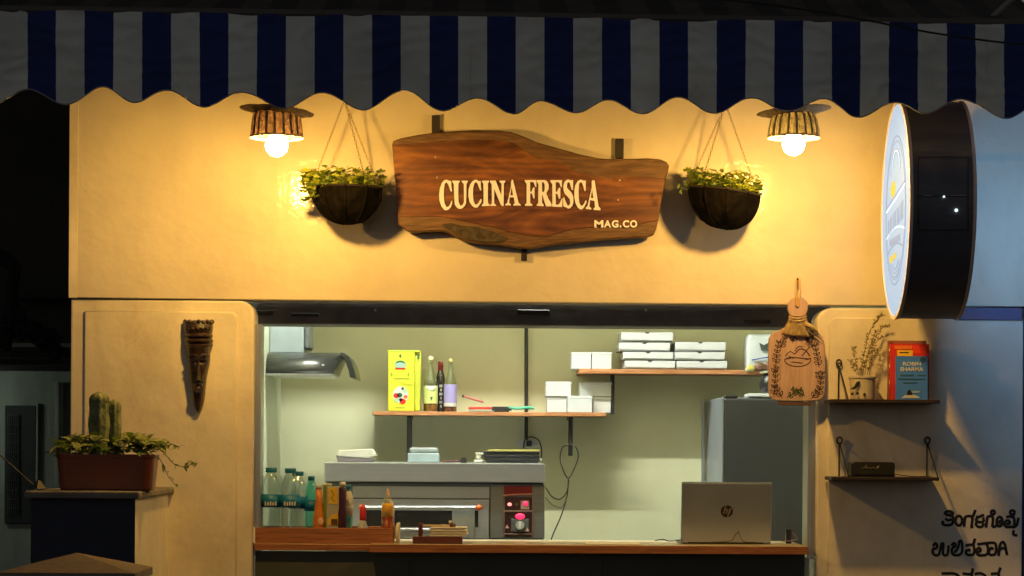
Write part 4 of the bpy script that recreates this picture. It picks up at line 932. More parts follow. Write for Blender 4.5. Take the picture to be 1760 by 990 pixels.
# ================================================================ HANGING BASKETS
def leaf3(bm, p, s, d, up):
    """a three leaflet clover-like leaf of small folded faces"""
    d = d.normalized(); side = d.cross(up).normalized(); nrm = side.cross(d).normalized()
    for ang in (-1.1, 0, 1.1):
        dd = (d * cos(ang) + side * sin(ang)); ss = dd.cross(nrm)
        a = bm.verts.new(p); b = bm.verts.new(p + dd * s * .55 + ss * s * .33 + nrm * s * .1); c = bm.verts.new(p + dd * s); e = bm.verts.new(p + dd * s * .55 - ss * s * .33 + nrm * s * .1)
        bm.faces.new((a, b, c)); bm.faces.new((a, c, e))
def hanging(cx, cyr, rx, tilt, lab, seed, apex, sideheavy):
    HY = -.165; rnd = random.Random(seed)
    c = U(cx, cyr, HY); Rr = rx / S(HY)
    t = thing('hanging_planter', lab, 'planter', Vector((c.x, HY, c.z - Rr)), 'hanging planters beside the wooden sign')
    bm = B(); n = 40; rings = []
    for j in range(11):
        a = pi / 2 * j / 10
        ring = []
        for k in range(n):
            b = 2 * pi * k / n
            r = Rr * cos(a) ** .85 if j < 10 else .002
            z = -Rr * 1.02 * sin(a)
            wob = 1 + .035 * noise.noise(Vector((cos(b) * 3, sin(b) * 3, j * .7 + seed)))
            ring.append(bm.verts.new((c.x + r * cos(b) * wob, HY + r * sin(b) * wob * .88, c.z + z * wob + tilt * cos(b) * r)))
        rings.append(ring)
    for j in range(10):
        for k in range(n): bm.faces.new((rings[j][k], rings[j + 1][k], rings[j + 1][(k + 1) % n], rings[j][(k + 1) % n]))
    bm.faces.new(rings[-1][::-1])
    put('coir_bowl', bm, M_COIR, t, smooth=True)
    bm = B(); put('rim', tube(bm, [Vector((c.x + Rr * .99 * cos(b), HY + Rr * .88 * sin(b), c.z + tilt * cos(b) * Rr)) for b in [2 * pi * k / 28 for k in range(29)]], .0045, 6), M_BRACKET, t)
    bm = B(); ring = [bm.verts.new((c.x + Rr * .96 * cos(2 * pi * k / 28), HY + Rr * .85 * sin(2 * pi * k / 28), c.z - .012 + tilt * cos(2 * pi * k / 28) * Rr)) for k in range(28)]
    bm.faces.new(ring); put('soil', bm, M_SOIL, t)
    # four raised bark ribs
    for k in range(5):
        a0 = pi + pi * (k + .5) / 5.
        pts = [Vector((c.x + Rr * 1.0 * cos(q) ** .85 * cos(a0), HY + Rr * cos(q) ** .85 * sin(a0) * .88, c.z - Rr * 1.02 * sin(q) + tilt * cos(a0) * Rr * cos(q))) for q in [pi / 2 * j / 9 * .92 for j in range(10)]]
        put('bark_rib', tube(B(), pts, .0055, 6, .003), M_COIR, t)
    ap = U(apex[0], apex[1], HY)
    for (b, dy) in ((pi * 1.02, 0), (pi * .30 if apex[2] else pi * .72, 0), (-pi * .12, 0)):
        e = Vector((c.x + Rr * .98 * cos(b), HY + Rr * .86 * sin(b), c.z + tilt * cos(b) * Rr))
        bm = B(); L = (e - ap).length; nl = int(L / .0145); d = (e - ap).normalized()
        for i in range(nl):
            p = ap + (e - ap) * ((i + .5) / nl)
            Mx = Matrix.Translation(p) @ d.to_track_quat('Z', 'Y').to_matrix().to_4x4() @ Matrix.Rotation((i % 2) * pi / 2 + .5, 4, 'Z')
            pts = [Mx @ Vector((.0036 * cos(q), 0, .0085 * sin(q))) for q in [2 * pi * j / 8 for j in range(9)]]
            tube(bm, pts, .0011, 4)
        put('chain', bm, M_CHAIN, t)
    put('hook', tube(B(), smooth_pts([ap, ap + Vector((0, 0, .03)), ap + Vector((0, .05, .07)), Vector((ap.x, -.002, ap.z + .08))]), .004, 6), M_BRACKET, t)
    # foliage: two tones
    for (m_, nm_, cnt, sd) in ((M_LEAFY, 'foliage', 300, 1), (M_LEAFD, 'foliage', 260, 2)):
        bm = B(); rr = random.Random(seed * 10 + sd)
        for i in range(cnt):
            b = rr.uniform(0, 2 * pi); q = Rr * math.sqrt(rr.uniform(.1, 1)) * 1.03
            h = .008 + .062 * rr.random() ** 1.6
            x = c.x + q * cos(b); y = HY + q * sin(b) * .88; z = c.z + h + tilt * cos(b) * q
            if sideheavy and rr.random() < .45:        # trailing over the lamp side
                x = c.x - sideheavy * Rr * rr.uniform(.45, 1.22); y = HY - Rr * rr.uniform(.0, .8)
                z = c.z + rr.uniform(-.055 if abs(x - c.x) > Rr * .8 else -.01, .055)
            p = Vector((x, y, z)); d = Vector((rr.uniform(-1, 1), rr.uniform(-1, .4), rr.uniform(-.3, .9)))
            leaf3(bm, p, rr.uniform(.013, .023), d, Vector((rr.uniform(-.3, .3), -.4, 1)))
            if i % 4 == 0: tube(bm, [Vector((x * .9 + c.x * .1, y, c.z)), p], .0009, 3)
        put(nm_, bm, m_, t, kind='stuff')
    return t, c, Rr
a, c1_, R1 = hanging(596, 323, 61.5, -.02, 'round dark hanging planter with trailing leaves left of the wooden sign', 3, (592, 172, True), 1)
b, c2_, R2 = hanging(1244, 330, 62.5, -.12, 'round dark hanging planter with a lone side sprig right of the wooden sign', 5, (1247, 178, False), 0)
bm = B(); tube(bm, smooth_pts([U(1186, 322, -.20), U(1178, 326, -.21), U(1169, 322, -.22)]), .0012, 5)
for (q, w_) in (((1168, 321), 0), ((1172, 330), 1), ((1180, 315), 2)): leaf3(bm, U(q[0], q[1], -.22), .013, Vector((-1, 0, .5 - w_ * .6)), Vector((0, -1, .3)))
put('side_sprig', bm, M_LEAFD, b)

# ================================================================ WOODEN SIGN
GY = -.075; so = (640, 150); ss = 3.093
def sp(p): return (so[0] + p[0] / ss, so[1] + p[1] / ss)
sg = thing('wooden_sign', 'live edge wooden slab sign reading CUCINA FRESCA in white letters', 'sign', Vector((UX(912, GY), -.10, UZ(430, GY))))
outl = [(105,300),(112,284),(150,270),(240,252),(320,241),(400,236),(480,232),(560,230),(620,228),(680,229),(740,238),(800,258),(870,290),(950,312),(1050,340),(1110,357),(1150,365),(1200,376),(1250,380),(1330,380),(1400,378),(1470,376),(1530,382),(1565,396),(1579,418),(1572,450),(1560,490),(1550,540),(1540,590),(1530,650),(1520,710),(1510,755),(1496,785),(1460,797),(1400,800),(1280,806),(1180,815),(1100,822),(970,835),(900,848),(840,858),(780,855),(700,840),(600,832),(540,826),(480,815),(440,796),(410,775),(375,764),(300,765),(210,772),(180,760),(160,745),(138,728),(134,690),(131,640),(122,500),(112,400)]
put('board', flat([[(U(*sp(p), GY).x, U(*sp(p), GY).z) for p in outl]], .040, .006, GY + .042), M_BOARD, sg)
# heartwood plank face, slightly proud; its edge leaves the sapwood and bark rim showing
M_HEART = None
def heart_mat():
    m = bpy.data.materials.new('heartwood'); m.use_nodes = True; n = m.node_tree.nodes; l = m.node_tree.links; b = n['Principled BSDF']
    tc = n.new('ShaderNodeTexCoord'); mp = n.new('ShaderNodeMapping'); mp.inputs['Scale'].default_value = (1.0, 1.0, 4.0); l.new(tc.outputs['Object'], mp.inputs[0])
    wv = n.new('ShaderNodeTexNoise'); wv.inputs['Scale'].default_value = 2.4; wv.inputs['Detail'].default_value = 9; wv.inputs['Distortion'].default_value = 1.6; wv.inputs['Roughness'].default_value = .62
    l.new(mp.outputs[0], wv.inputs[0])
    mp2 = n.new('ShaderNodeMapping'); mp2.inputs['Scale'].default_value = (1.0, 1.0, 5.0); l.new(tc.outputs['Object'], mp2.inputs[0])
    w2 = n.new('ShaderNodeTexWave'); w2.wave_type = 'BANDS'; w2.bands_direction = 'Z'; w2.inputs['Scale'].default_value = 2.2; w2.inputs['Distortion'].default_value = 9; w2.inputs['Detail'].default_value = 4; w2.inputs['Detail Scale'].default_value = .9
    l.new(mp2.outputs[0], w2.inputs[0])
    cr = n.new('ShaderNodeValToRGB'); e = cr.color_ramp.elements; e[0].position = .30; e[0].color = (.045, .013, .005, 1); e[1].position = .72; e[1].color = (.36, .135, .03, 1)
    x = e.new(.5); x.color = (.16, .056, .016, 1)
    mx = n.new('ShaderNodeMix'); mx.data_type = 'FLOAT'; mx.inputs[0].default_value = .08; l.new(wv.outputs[0], mx.inputs[2]); l.new(w2.outputs['Fac'], mx.inputs[3])
    l.new(mx.outputs[0], cr.inputs[0]); l.new(cr.outputs[0], b.inputs['Base Color'])
    b.inputs['Roughness'].default_value = .38; b.inputs['Coat Weight'].default_value = .3; b.inputs['Coat Roughness'].default_value = .25
    bp = n.new('ShaderNodeBump'); bp.inputs['Strength'].default_value = .15; bp.inputs['Distance'].default_value = .01; l.new(wv.outputs[0], bp.inputs['Height']); l.new(bp.outputs[0], b.inputs['Normal'])
    return m
M_HEART = heart_mat()
inner = [(110,312),(160,300),(260,296),(400,285),(540,278),(640,280),(720,292),(780,318),(820,345),(880,378),(950,386),(1000,396),(1040,425),(1090,455),(1180,478),(1260,482),(1360,472),(1450,476),(1558,486),(1548,540),(1538,590),(1528,650),(1518,705),(1450,722),(1330,735),(1200,742),(1080,752),(1000,772),(930,792),(860,790),(800,782),(740,772),(640,742),(540,722),(440,700),(360,688),(260,686),(136,690),(131,640),(122,500),(113,400)]
hb = put('heartwood_face', flat([[(U(*sp(p), GY).x, U(*sp(p), GY).z) for p in inner]], .004, .0015, GY + .0015), M_HEART, sg)
bark = [(372,728),(420,722),(470,735),(560,742),(640,765),(720,800),(690,825),(600,822),(540,816),(488,804),(445,782),(412,758),(382,748)]
bm = joinmesh(B(), flat([[(U(*sp(p), GY).x, U(*sp(p), GY).z) for p in bark]], .004, .0015, GY + .0012))
put('bark_patch', bm, M_RIM, sg)
for (a, b, c, d) in ((742, 198, 756, 232), (1058, 238, 1072, 272), (896, 422, 906, 447.5)):
    st = put('hanging_strap', pbox(a, b, c, d, GY + .052, .021, .002), M_BRACKET, sg)
    0 and put('strap_standoff', abox(B(), UX((a + c) / 2, 0) - .012, GY + .0645, UZ((b + d) / 2, 0) - .012, UX((a + c) / 2, 0) + .012, -.0005, UZ((b + d) / 2, 0) + .012), M_BRACKET, st)
for q in ((335, 372), (345, 480), (1315, 495), (1305, 600)):
    put('screw', ball(B(), U(*sp(q), GY - .004), .0042, 1, .5, 1, 8), M_ALU, sg)
# letters traced in the photograph
OA, OB, LS = (750, 300), (895, 300), 11.733
GLY = [
 (OA, [[(200,104),(240,112),(262,128),(300,130),(304,230),(318,335),(292,345),(270,290),(240,200),(205,155),(170,180),(152,300),(150,450),(165,580),(205,655),(250,640),(280,590),(300,530),(322,530),(318,590),(285,670),(240,710),(200,722),(160,712),(100,640),(62,520),(56,400),(70,280),(110,170),(155,115)]]),
 (OA, [[(318,122),(475,122),(475,140),(445,180),(442,400),(450,560),(485,625),(520,622),(555,560),(556,400),(552,190),(510,140),(510,122),(638,122),(638,145),(608,185),(606,400),(600,570),(575,630),(515,690),(450,690),(405,655),(370,600),(358,400),(352,195),(325,150)]]),
 (OA, [[(790,102),(830,112),(850,130),(896,125),(898,220),(906,312),(884,320),(858,260),(830,180),(795,150),(765,180),(740,280),(738,420),(750,530),(780,600),(815,602),(850,570),(888,495),(914,492),(910,550),(880,600),(830,662),(780,668),(720,630),(670,550),(645,430),(648,310),(680,200),(730,130)]]),
 (OA, [[(918,122),(1060,122),(1060,145),(1040,180),(1038,380),(1040,570),(1076,610),(1076,632),(916,636),(916,612),(950,580),(952,380),(946,180),(918,145)]]),
 (OA, [[(1078,120),(1195,120),(1310,412),(1314,185),(1270,140),(1270,122),(1392,122),(1392,145),(1362,180),(1358,632),(1330,632),(1300,612),(1168,290),(1166,580),(1206,612),(1206,632),(1086,632),(1086,612),(1120,580),(1116,200),(1078,145)]]),
 (OA, [[(1520,104),(1545,104),(1660,570),(1702,605),(1702,625),(1550,625),(1550,605),(1580,575),(1560,460),(1480,460),(1468,570),(1502,600),(1502,622),(1386,622),(1386,602),(1430,570),(1505,240),(1505,150)], [(1520,250),(1490,418),(1545,418)]]),
 (OB, [[(82,110),(316,110),(316,258),(292,240),(262,160),(240,148),(190,148),(190,340),(215,345),(235,290),(255,258),(280,262),(280,480),(252,478),(232,400),(215,378),(190,375),(192,570),(236,605),(236,630),(86,630),(86,605),(118,572),(120,190),(82,135)]]),
 (OB, [[(325,110),(490,110),(535,140),(566,210),(560,290),(515,380),(560,490),(620,590),(622,642),(510,640),(470,520),(440,410),(432,410),(430,570),(462,605),(462,638),(322,630),(322,605),(352,575),(354,190),(325,140)], [(428,150),(432,345),(465,350),(485,290),(482,200),(460,152)]]),
 (OB, [[(598,112),(832,112),(830,258),(806,245),(778,165),(750,150),(705,150),(705,345),(728,350),(755,290),(775,265),(800,265),(800,480),(770,492),(748,410),(730,385),(705,380),(708,605),(760,605),(790,570),(822,490),(846,480),(836,655),(640,648),(628,610),(638,575),(636,190),(598,140)]]),
 (OB, [[(960,98),(1000,112),(1056,112),(1056,310),(1032,310),(1005,230),(990,170),(962,150),(935,180),(932,260),(960,300),(1020,360),(1062,450),(1062,560),(1040,630),(995,680),(950,684),(905,655),(870,650),(858,630),(852,462),(880,462),(905,540),(945,620),(975,622),(998,570),(990,500),(950,450),(885,380),(860,300),(860,220),(880,150),(920,108)]]),
 (OB, [[(1210,100),(1250,112),(1270,125),(1312,120),(1312,325),(1288,328),(1262,240),(1235,165),(1205,150),(1178,190),(1168,300),(1168,440),(1180,560),(1210,625),(1240,628),(1275,590),(1305,520),(1332,530),(1320,580),(1275,665),(1235,702),(1195,700),(1150,665),(1105,580),(1080,450),(1080,330),(1100,210),(1150,130)]]),
 (OB, [[(1452,110),(1490,120),(1570,640),(1612,690),(1606,720),(1466,712),(1466,690),(1498,660),(1488,530),(1398,512),(1385,645),(1425,680),(1422,704),(1312,690),(1312,668),(1346,635),(1432,260),(1430,140)], [(1440,300),(1412,470),(1468,478)]]),
]
for org, polys in GLY:
    put('letter', pflat([[(org[0] + a / LS, org[1] + b / LS) for a, b in p] for p in polys], GY - .0085, .0055, .0006), M_LETTER, sg)
for ch_, a, b in (('M', 1021.5, 1037), ('A', 1038, 1050.5), ('G', 1051.5, 1063), ('.', 1065, 1068), ('C', 1070.5, 1081.5), ('O', 1083, 1095)):
    put('small_letter', text_mesh(ch_, a, 378.5 if ch_ != '.' else 387, b, 391, GY - .0050, .002, .035 if ch_ != '.' else 0), M_LETTER, sg)

# ================================================================ CARVED MASK
mk = thing('carved_mask', 'long dark carved wooden face mask hanging on the left column', 'mask', U(341, 710, -.03))
mo, msc = (280, 530), 4.714
sec = [(100,178,400,.030),(112,170,406,.040),(160,172,406,.048),(185,176,402,.046),(205,182,398,.043),(222,180,400,.050),(240,182,398,.043),(262,184,396,.052),(283,186,393,.044),(300,188,390,.050),(318,190,386,.056),(350,194,384,.050),(385,198,384,.046),(420,200,384,.046),(460,204,378,.050),(520,210,364,.048),(570,216,356,.044),(620,224,350,.044),(690,234,343,.042),(740,242,338,.038),(790,254,326,.030),(830,272,308,.020),(846,284,298,.010)]
bm = B(); rings = []; n = 20
for (y, a, b, dp) in sec:
    p0 = U(mo[0] + a / msc, mo[1] + y / msc, -.03); p1 = U(mo[0] + b / msc, mo[1] + y / msc, -.03); cxm = (p0.x + p1.x) / 2; w_ = (p1.x - p0.x) / 2
    ring = []
    for k in range(n + 1):
        t = pi * k / n; x = cxm - w_ * cos(t) ; yy = -.030 - dp * 1.25 * (sin(t) ** .75)
        ring.append(bm.verts.new((x, yy, p0.z)))
    rings.append(ring)
for i in range(len(rings) - 1):
    for k in range(n): bm.faces.new((rings[i][k], rings[i + 1][k], rings[i + 1][k + 1], rings[i][k + 1]))
    bm.faces.new((rings[i][0], rings[i][n], rings[i + 1][n], rings[i + 1][0]))
bm.faces.new(rings[0]); bm.faces.new(rings[-1][::-1]); bmesh.ops.recalc_face_normals(bm, faces=bm.faces)
put('face', bm, M_MASK, mk, smooth=False)
def mp_(x, y, Y): return U(mo[0] + x / msc, mo[1] + y / msc, Y)
for k in range(9):
    t = pi * (k + .5) / 9
    put('crown_knob', ball(B(), mp_(290 - 112 * cos(t), 108 + 6 * (k % 2), -.035 - .045 * sin(t)), .0085, 1, 1, 1.1, 8), M_MASK, mk)
for k in range(7):
    t = pi * (k + .8) / 8
    put('head_bead', ball(B(), mp_(290 - 104 * cos(t), 165, -.034 - .060 * sin(t) ** .75), .0055, 1, 1, 1, 8), M_MASK, mk)
for (y, r_) in ((222, .0045), (262, .006), (300, .0045)):
    put('head_band', tube(B(), [mp_(290 - 108 * cos(pi * k / 14), y, -.032 - .064 * sin(pi * k / 14) ** .75) for k in range(15)], r_, 6), M_MASK, mk)
put('brow', tube(B(), smooth_pts([mp_(212, 395, -.080), mp_(245, 372, -.098), mp_(288, 392, -.104), mp_(330, 372, -.098), mp_(370, 388, -.078)]), .005, 6), M_MASK, mk)
for q in (243, 330):
    put('eye', ball(B(), mp_(q, 428, -.088), .010, 1.25, .7, .6, 12), M_MASK, mk)
    put('eye_lid', tube(B(), smooth_pts([mp_(q - 30, 430, -.084), mp_(q, 412, -.098), mp_(q + 30, 430, -.084)]), .003, 6), M_MASK, mk)
bm = B(); vs = [mp_(276, 420, -.090), mp_(298, 420, -.090), mp_(312, 590, -.088), mp_(262, 590, -.088), mp_(287, 430, -.106), mp_(287, 578, -.124)]
V = [bm.verts.new(v) for v in vs]
for f_ in ((0, 4, 5, 3), (4, 1, 2, 5), (3, 5, 2), (0, 1, 4), (0, 3, 2, 1)): bm.faces.new([V[i] for i in f_])
put('nose', bm, M_MASK, mk)
put('lips', tube(B(), [mp_(287 + 30 * cos(q), 640 + 34 * sin(q), -.094) for q in [2 * pi * k / 16 for k in range(17)]], .005, 6), M_MASK, mk)
put('teeth', ball(B(), mp_(288, 646, -.093), .007, 1.2, .6, .8, 10), mat('worn_teeth', (.16, .10, .06), .4), mk)
for k in range(4):
    for sx in (-1, 1): put('cheek_groove', tube(B(), [mp_(287 + sx * (66 - k * 9), 480 + k * 28, -.074), mp_(287 + sx * (38 - k * 4), 520 + k * 26, -.092)], .0024, 5), M_MASK, mk)

# ================================================================ CUTTING BOARD
CY = -.085
cb = thing('cutting_board', 'wooden cutting board with burnt leaf drawings hanging by the hatch', 'cutting board', U(1369, 690, CY))
ol = [(1321, 600)] + [(1321, 665), (1322, 678), (1327, 686), (1336, 689)] + [(1370, 690), (1403, 689), (1412, 686), (1417, 678), (1418.5, 665), (1419, 620), (1418, 592), (1414, 578), (1404, 571), (1393, 566), (1388, 552), (1385, 541), (1389, 532), (1388.5, 520), (1381, 512.5), (1371, 510.5), (1361, 513), (1354.5, 521), (1354, 532), (1358, 541), (1356, 552), (1350, 562), (1338, 568), (1327, 572), (1322, 582)]
put('board', pflat([ol, circ(1370.5, 527, 3.2, 3.2, 0, 330, 11)], CY, .022, .003), M_CUTWOOD, cb)
put('bottom_block', pbox(1338, 690.5, 1394, 697, CY + .004, .016, .001), mat('dark_block', (.10, .045, .025), .6), cb)
hk = put('hanging_loop', tube(B(), smooth_pts([U(1371, 527, CY - .002), U(1367.5, 505, CY), U(1368.5, 484, CY + .03), U(1371, 478.5, CY + .05), U(1374, 484, CY + .03), U(1374.5, 505, CY), U(1371.5, 527, CY - .002)]), .0042, 6), mat('leather_loop', (.55, .33, .12), .6), cb)
put('wall_hook', cyl(B(), U(1371, 480, CY + .03), U(1371, 480, -.001), .004, n=8), M_BLACK, hk)
# ribbon wrapped round the neck
bm = B(); rows = []
for j in range(9):
    f_ = j / 8; y = 540 + 35 * f_; w_ = 14.5 + 16 * f_ ** 1.6; row = []
    for k in range(25):
        t = pi * k / 24; fold = 1 + .16 * f_ * sin(k * 1.9 + 2 * f_) + .05 * sin(k * .9)
        row.append(bm.verts.new(U(1371 - w_ * cos(t), y + 3.5 * sin(t) - 2.5 * cos(t) * f_ + 1.2 * sin(k * 2.3) * f_, CY + .022 - .040 * sin(t) ** .6 * fold)))
    rows.append(row)
for j in range(8):
    for k in range(24): bm.faces.new((rows[j][k], rows[j + 1][k], rows[j + 1][k + 1], rows[j][k + 1])).smooth = True
bmesh.ops.solidify(bm, geom=bm.faces[:], thickness=.003)
for y_r in (543, 547.5): tube(bm, smooth_pts([U(1356, y_r + 1, CY + .01), U(1360, y_r + 3, CY - .016), U(1371, y_r + 4.5, CY - .021), U(1382, y_r + 2, CY - .016), U(1386, y_r, CY + .01)]), .003, 6)
put('ribbon', bm, M_RIBBON, cb)
put('ribbon_end', tube(B(), smooth_pts([U(1383, 556, CY - .014), U(1393, 560, CY - .014), U(1402, 566, CY - .008), U(1405, 574, CY - .004)]), .009, 6, .004), M_RIBBON, cb)
bm = B()
for (a, b, c, d) in ((1384, 563, 1396, 574), (1390, 570, 1402, 584), (1394, 566, 1410, 576), (1396, 574, 1416, 588), (1400, 580, 1408, 592)):
    tube(bm, [U(a, b, CY - .012), U((a + c) / 2 + 1, (b + d) / 2 - 2, CY - .018), U(c, d, CY - .010)], .0034, 5, .001)
put('dried_sprig', bm, mat('dried_sprig', (.07, .055, .045), .7), cb)
def ln(pts, r=.0013, m=M_BURN, nm='burnt_line'):
    bm_ = B()
    for p in pts: tube(bm_, smooth_pts([U(a, b, CY - .0004) for a, b in p], 3), r, 4)
    for v in bm_.verts: v.co.y = CY - .0004 + (v.co.y - CY + .0004) * .4
    put(nm, bm_, m, cb)
def sprig(x, y, ang, L, nl, m=M_BURN, s=1.0):
    d = (cos(ang), -sin(ang)); out = [[(x, y), (x + d[0] * L * .5, y + d[1] * L * .5), (x + d[0] * L, y + d[1] * L)]]
    for k in range(nl):
        t = (k + .6) / nl; bx, by = x + d[0] * L * t, y + d[1] * L * t
        for sg_ in (-1, 1):
            a = ang + sg_ * .75; l_ = 9 * s * (1.1 - t * .5)
            e = (bx + cos(a) * l_, by - sin(a) * l_); mx_ = ((bx + e[0]) / 2, (by + e[1]) / 2); nx = (-sin(a) * l_ * .22, -cos(a) * l_ * .22)
            out.append([(bx, by), (mx_[0] + nx[0], mx_[1] + nx[1]), e, (mx_[0] - nx[0], mx_[1] - nx[1]), (bx, by)])
    ln(out, .0019 if m is M_BURN else .002, m, 'leaf_drawing' if m is M_BURN else 'green_leaf_drawing')
for a in ((1333, 628, 1.45, 42, 5), (1330, 683, 1.5, 48, 5), (1345, 685, 2.1, 26, 3), (1406, 684, 1.4, 46, 5), (1408, 632, 1.75, 40, 5), (1394, 686, .9, 24, 3), (1362, 590, 1.3, 14, 2), (1341, 600, 1.2, 20, 3), (1398, 600, 2.0, 20, 3), (1385, 592, 1.0, 14, 2), (1328, 645, 1.2, 16, 2), (1411, 655, 1.9, 16, 2)): sprig(*a)
for a in ((1352, 683, .5, 30, 4), (1384, 681, 2.6, 26, 4)): sprig(*a, M_BURNG, .8)
ln([circ(1371, 617, 23, 13, 8, 172, 10), [(1348, 618), (1360, 614), (1380, 616), (1394, 617)], [(1350, 612), (1358, 604), (1366, 608), (1374, 600), (1384, 602), (1392, 612)], [(1356, 612), (1364, 616)], [(1378, 612), (1392, 596)], [(1360, 622), (1380, 624)], [(1366, 604), (1372, 596), (1380, 596)]], .0024, M_BURN, 'bowl_drawing')
ln([[(1350, 617), (1360, 615)], [(1384, 618), (1394, 616)]], .003, M_BURN, 'bowl_drawing')
for k in range(3): ln([circ(1338 + k * .5, 628 + 10 * k, 3, 4.5, 0, 330, 8)], .001, M_BURN, 'berry_drawing')

# ================================================================ WALL SHELVES ON THE RIGHT COLUMN
FRY = -.0225
def wshelf(y0, y1, x0, x1, lab, hooks, dp):
    dp = .20
    z1 = UZ(y0, -dp, 1520); z0 = UZ(y1, -dp, 1520)
    t = thing('wall_shelf', lab, 'shelf', Vector((UX(1523, -dp), -dp / 2, z0)), 'slim wall shelves on the right column')
    put('board', abox(B(), UX(x0, -dp), -dp, z0, UX(x1, -dp), FRY - .0005, z1, .002), mat('dark_shelf_board', (.03, .018, .013), .5, var=.3), t)
    for (hx, hy) in hooks:
        top = U(hx, hy, FRY - .012)
        lp_ = [Vector((top.x + .010 * cos(q), top.y, top.z + .013 * sin(q))) for q in [2 * pi * k / 12 for k in range(13)]]
        h = put('loop_bracket', tube(B(), lp_, .0034, 6), M_BLACK, t)
        b0 = Vector((top.x - .001, FRY - .006, z1 + .001)); b1 = Vector((top.x + .012, -dp + .01, z1 + .001))
        put('bracket_rod', cyl(B(), top + Vector((-.001, 0, -.013)), b0, .003, n=6), M_BLACK, h)
        put('bracket_rod', cyl(B(), top + Vector((.001, 0, -.013)), b1, .003, n=6), M_BLACK, h)
    return t, z1
w1, wz1 = wshelf(686.5, 693, 1429, 1616, 'dark wall shelf carrying the reed plant and books', ((1442, 624),), .17)
w2, wz2 = wshelf(820, 826, 1430, 1616, 'dark wall shelf carrying the small black speaker', ((1443, 757), (1594, 757)), .17)
# potted reed
PY = -.10
pt = thing('potted_plant', 'dry reed plant in a pale pot with a printed bird', 'plant', Vector((UX(1482, PY), PY, wz1)))
c = Vector((UX(1482.5, PY), PY, wz1 + .0008)); hh = UZ(644, PY) - wz1
pot = put('pot', lathe(B(), c, [(.045, 0), (.047, .004), (.050, hh * .9), (.054, hh * .93), (.054, hh), (.048, hh), (.046, hh * .85)], 28, capt=True), M_POT, pt, smooth=False)
fy = PY - .052
put('bird_print', pflat([[(1462, 668), (1468, 664), (1472, 657), (1477, 655), (1479, 658), (1476, 664), (1471, 668), (1467, 668)]], fy - .001, .001), M_BLACK, pot)
put('tail_print', pbox(1461, 668, 1470, 669.2, fy - .001, .001, 0), M_BLACK, pot)
for q in ((1465, 677), (1474, 676), (1486, 678)): put('flower_print', pflat([circ(q[0], q[1], 2.6, 2.8, 0, 300, 6)], fy - .001, .001), M_BRACKET, pot)
rr = random.Random(11)
stems = [[(1480,645),(1482,625),(1487,600),(1491,580),(1500,560),(1510,547),(1517,543)], [(1483,645),(1487,620),(1499,600),(1508,575),(1518,563),(1527,563)], [(1476,645),(1471,625),(1468,605),(1467,598)], [(1490,645),(1497,620),(1500,605),(1508,585),(1524,578)], [(1494,645),(1498,625),(1508,608),(1513,600)], [(1474,645),(1466,630),(1461,620)], [(1486,645),(1491,615),(1498,590),(1505,570)]]
for st_ in stems:
    bm = B(); pts = smooth_pts([U(a, b, PY + .01 * rr.uniform(-1, 1)) for a, b in st_], 4); tube(bm, pts, .0015, 5, .0008)
    for p in pts[2:]:
        for q in range(3):
            d = Vector((rr.uniform(-1, 1), rr.uniform(-.6, .4), rr.uniform(.1, 1))).normalized(); L = rr.uniform(.008, .02)
            s_ = d.cross(Vector((0, 1, 0))).normalized() * .0022
            a_ = bm.verts.new(p); b_ = bm.verts.new(p + d * L * .5 + s_); c_ = bm.verts.new(p + d * L); e_ = bm.verts.new(p + d * L * .5 - s_)
            bm.faces.new((a_, b_, c_, e_))
    put('reed_stem', bm, M_DRY, pt)
put('soil', abox(B(), c.x - .03, PY - .03, wz1 + hh * .80, c.x + .03, PY + .03, wz1 + hh * 1.01, .01), M_SOIL, pt)
# books
def book(x0, y0, x1, Y, th, mc, lab, name='book'):
    z1 = UZ(y0, Y, 1560); t = thing(name, lab, 'book', Vector((UX((x0 + x1) / 2, Y), Y + th / 2, wz1)))
    a, b = UX(x0, Y, 640), UX(x1, Y, 640)
    fc = put('front_cover', abox(B(), a, Y, wz1 + .001, b, Y + .0018, z1), mc, t)
    put('pages', abox(B(), a + .002, Y + .0020, wz1 + .003, b - .003, Y + th - .002, z1 - .002), M_PAPER, t)
    put('back_cover', abox(B(), a, Y + th - .0018, wz1 + .001, b, Y + th, z1), mc, t)
    put('spine', abox(B(), a - .0015, Y, wz1 + .001, a - .0001, Y + th, z1), mc, t)
    return t, fc
t, fc = book(1540.5, 612, 1594.5, -.125, .016, M_BLUEBOOK, 'blue paperback with white title lettering standing foremost on the shelf')
fb = -.1262
put('title_letter', text_mesh('ROBIN', 1552, 622, 1583, 628.5, fb, .001, .02), M_WHITE, fc)
put('title_letter', text_mesh('SHARMA', 1547.5, 631, 1587, 638, fb, .001, .02), M_WHITE, fc)
for (a, b, y) in ((1546, 1570, 644), (1578, 1590, 644), (1543, 1590, 650.5), (1553, 1576, 657)): put('text_line', pbox(a, y, b, y + 2.2, fb, .001, 0), M_BLUEDARK, fc)
put('badge', pflat([circ(1586, 618.5, 5, 5, 0, 345, 20)], fb, .001), M_BLUEDARK, fc)
put('mountain_print', pflat([[(1549, 684), (1556, 679), (1565, 676.5), (1578, 681), (1582, 684)]], fb, .001), M_LABELW, fc)
put('figure_print', pflat([[(1558, 679), (1560.5, 671), (1564, 669.5), (1567, 674), (1569, 679)]], fb - .0006, .001), M_BLACK, fc)
put('cloud_print', pflat([circ(1573, 673.5, 9, 1.8, 0, 345, 14)], fb - .0003, .001), mat('pale_blue_ink', (.30, .48, .60), .5), fc)
t, fc = book(1531, 591, 1597, -.100, .018, M_RED, 'red paperback with orange and yellow blocks behind the blue book')
fb = -.1012
put('orange_block', pbox(1537, 594, 1568, 600, fb, .001, 0), M_ORANGE, fc)
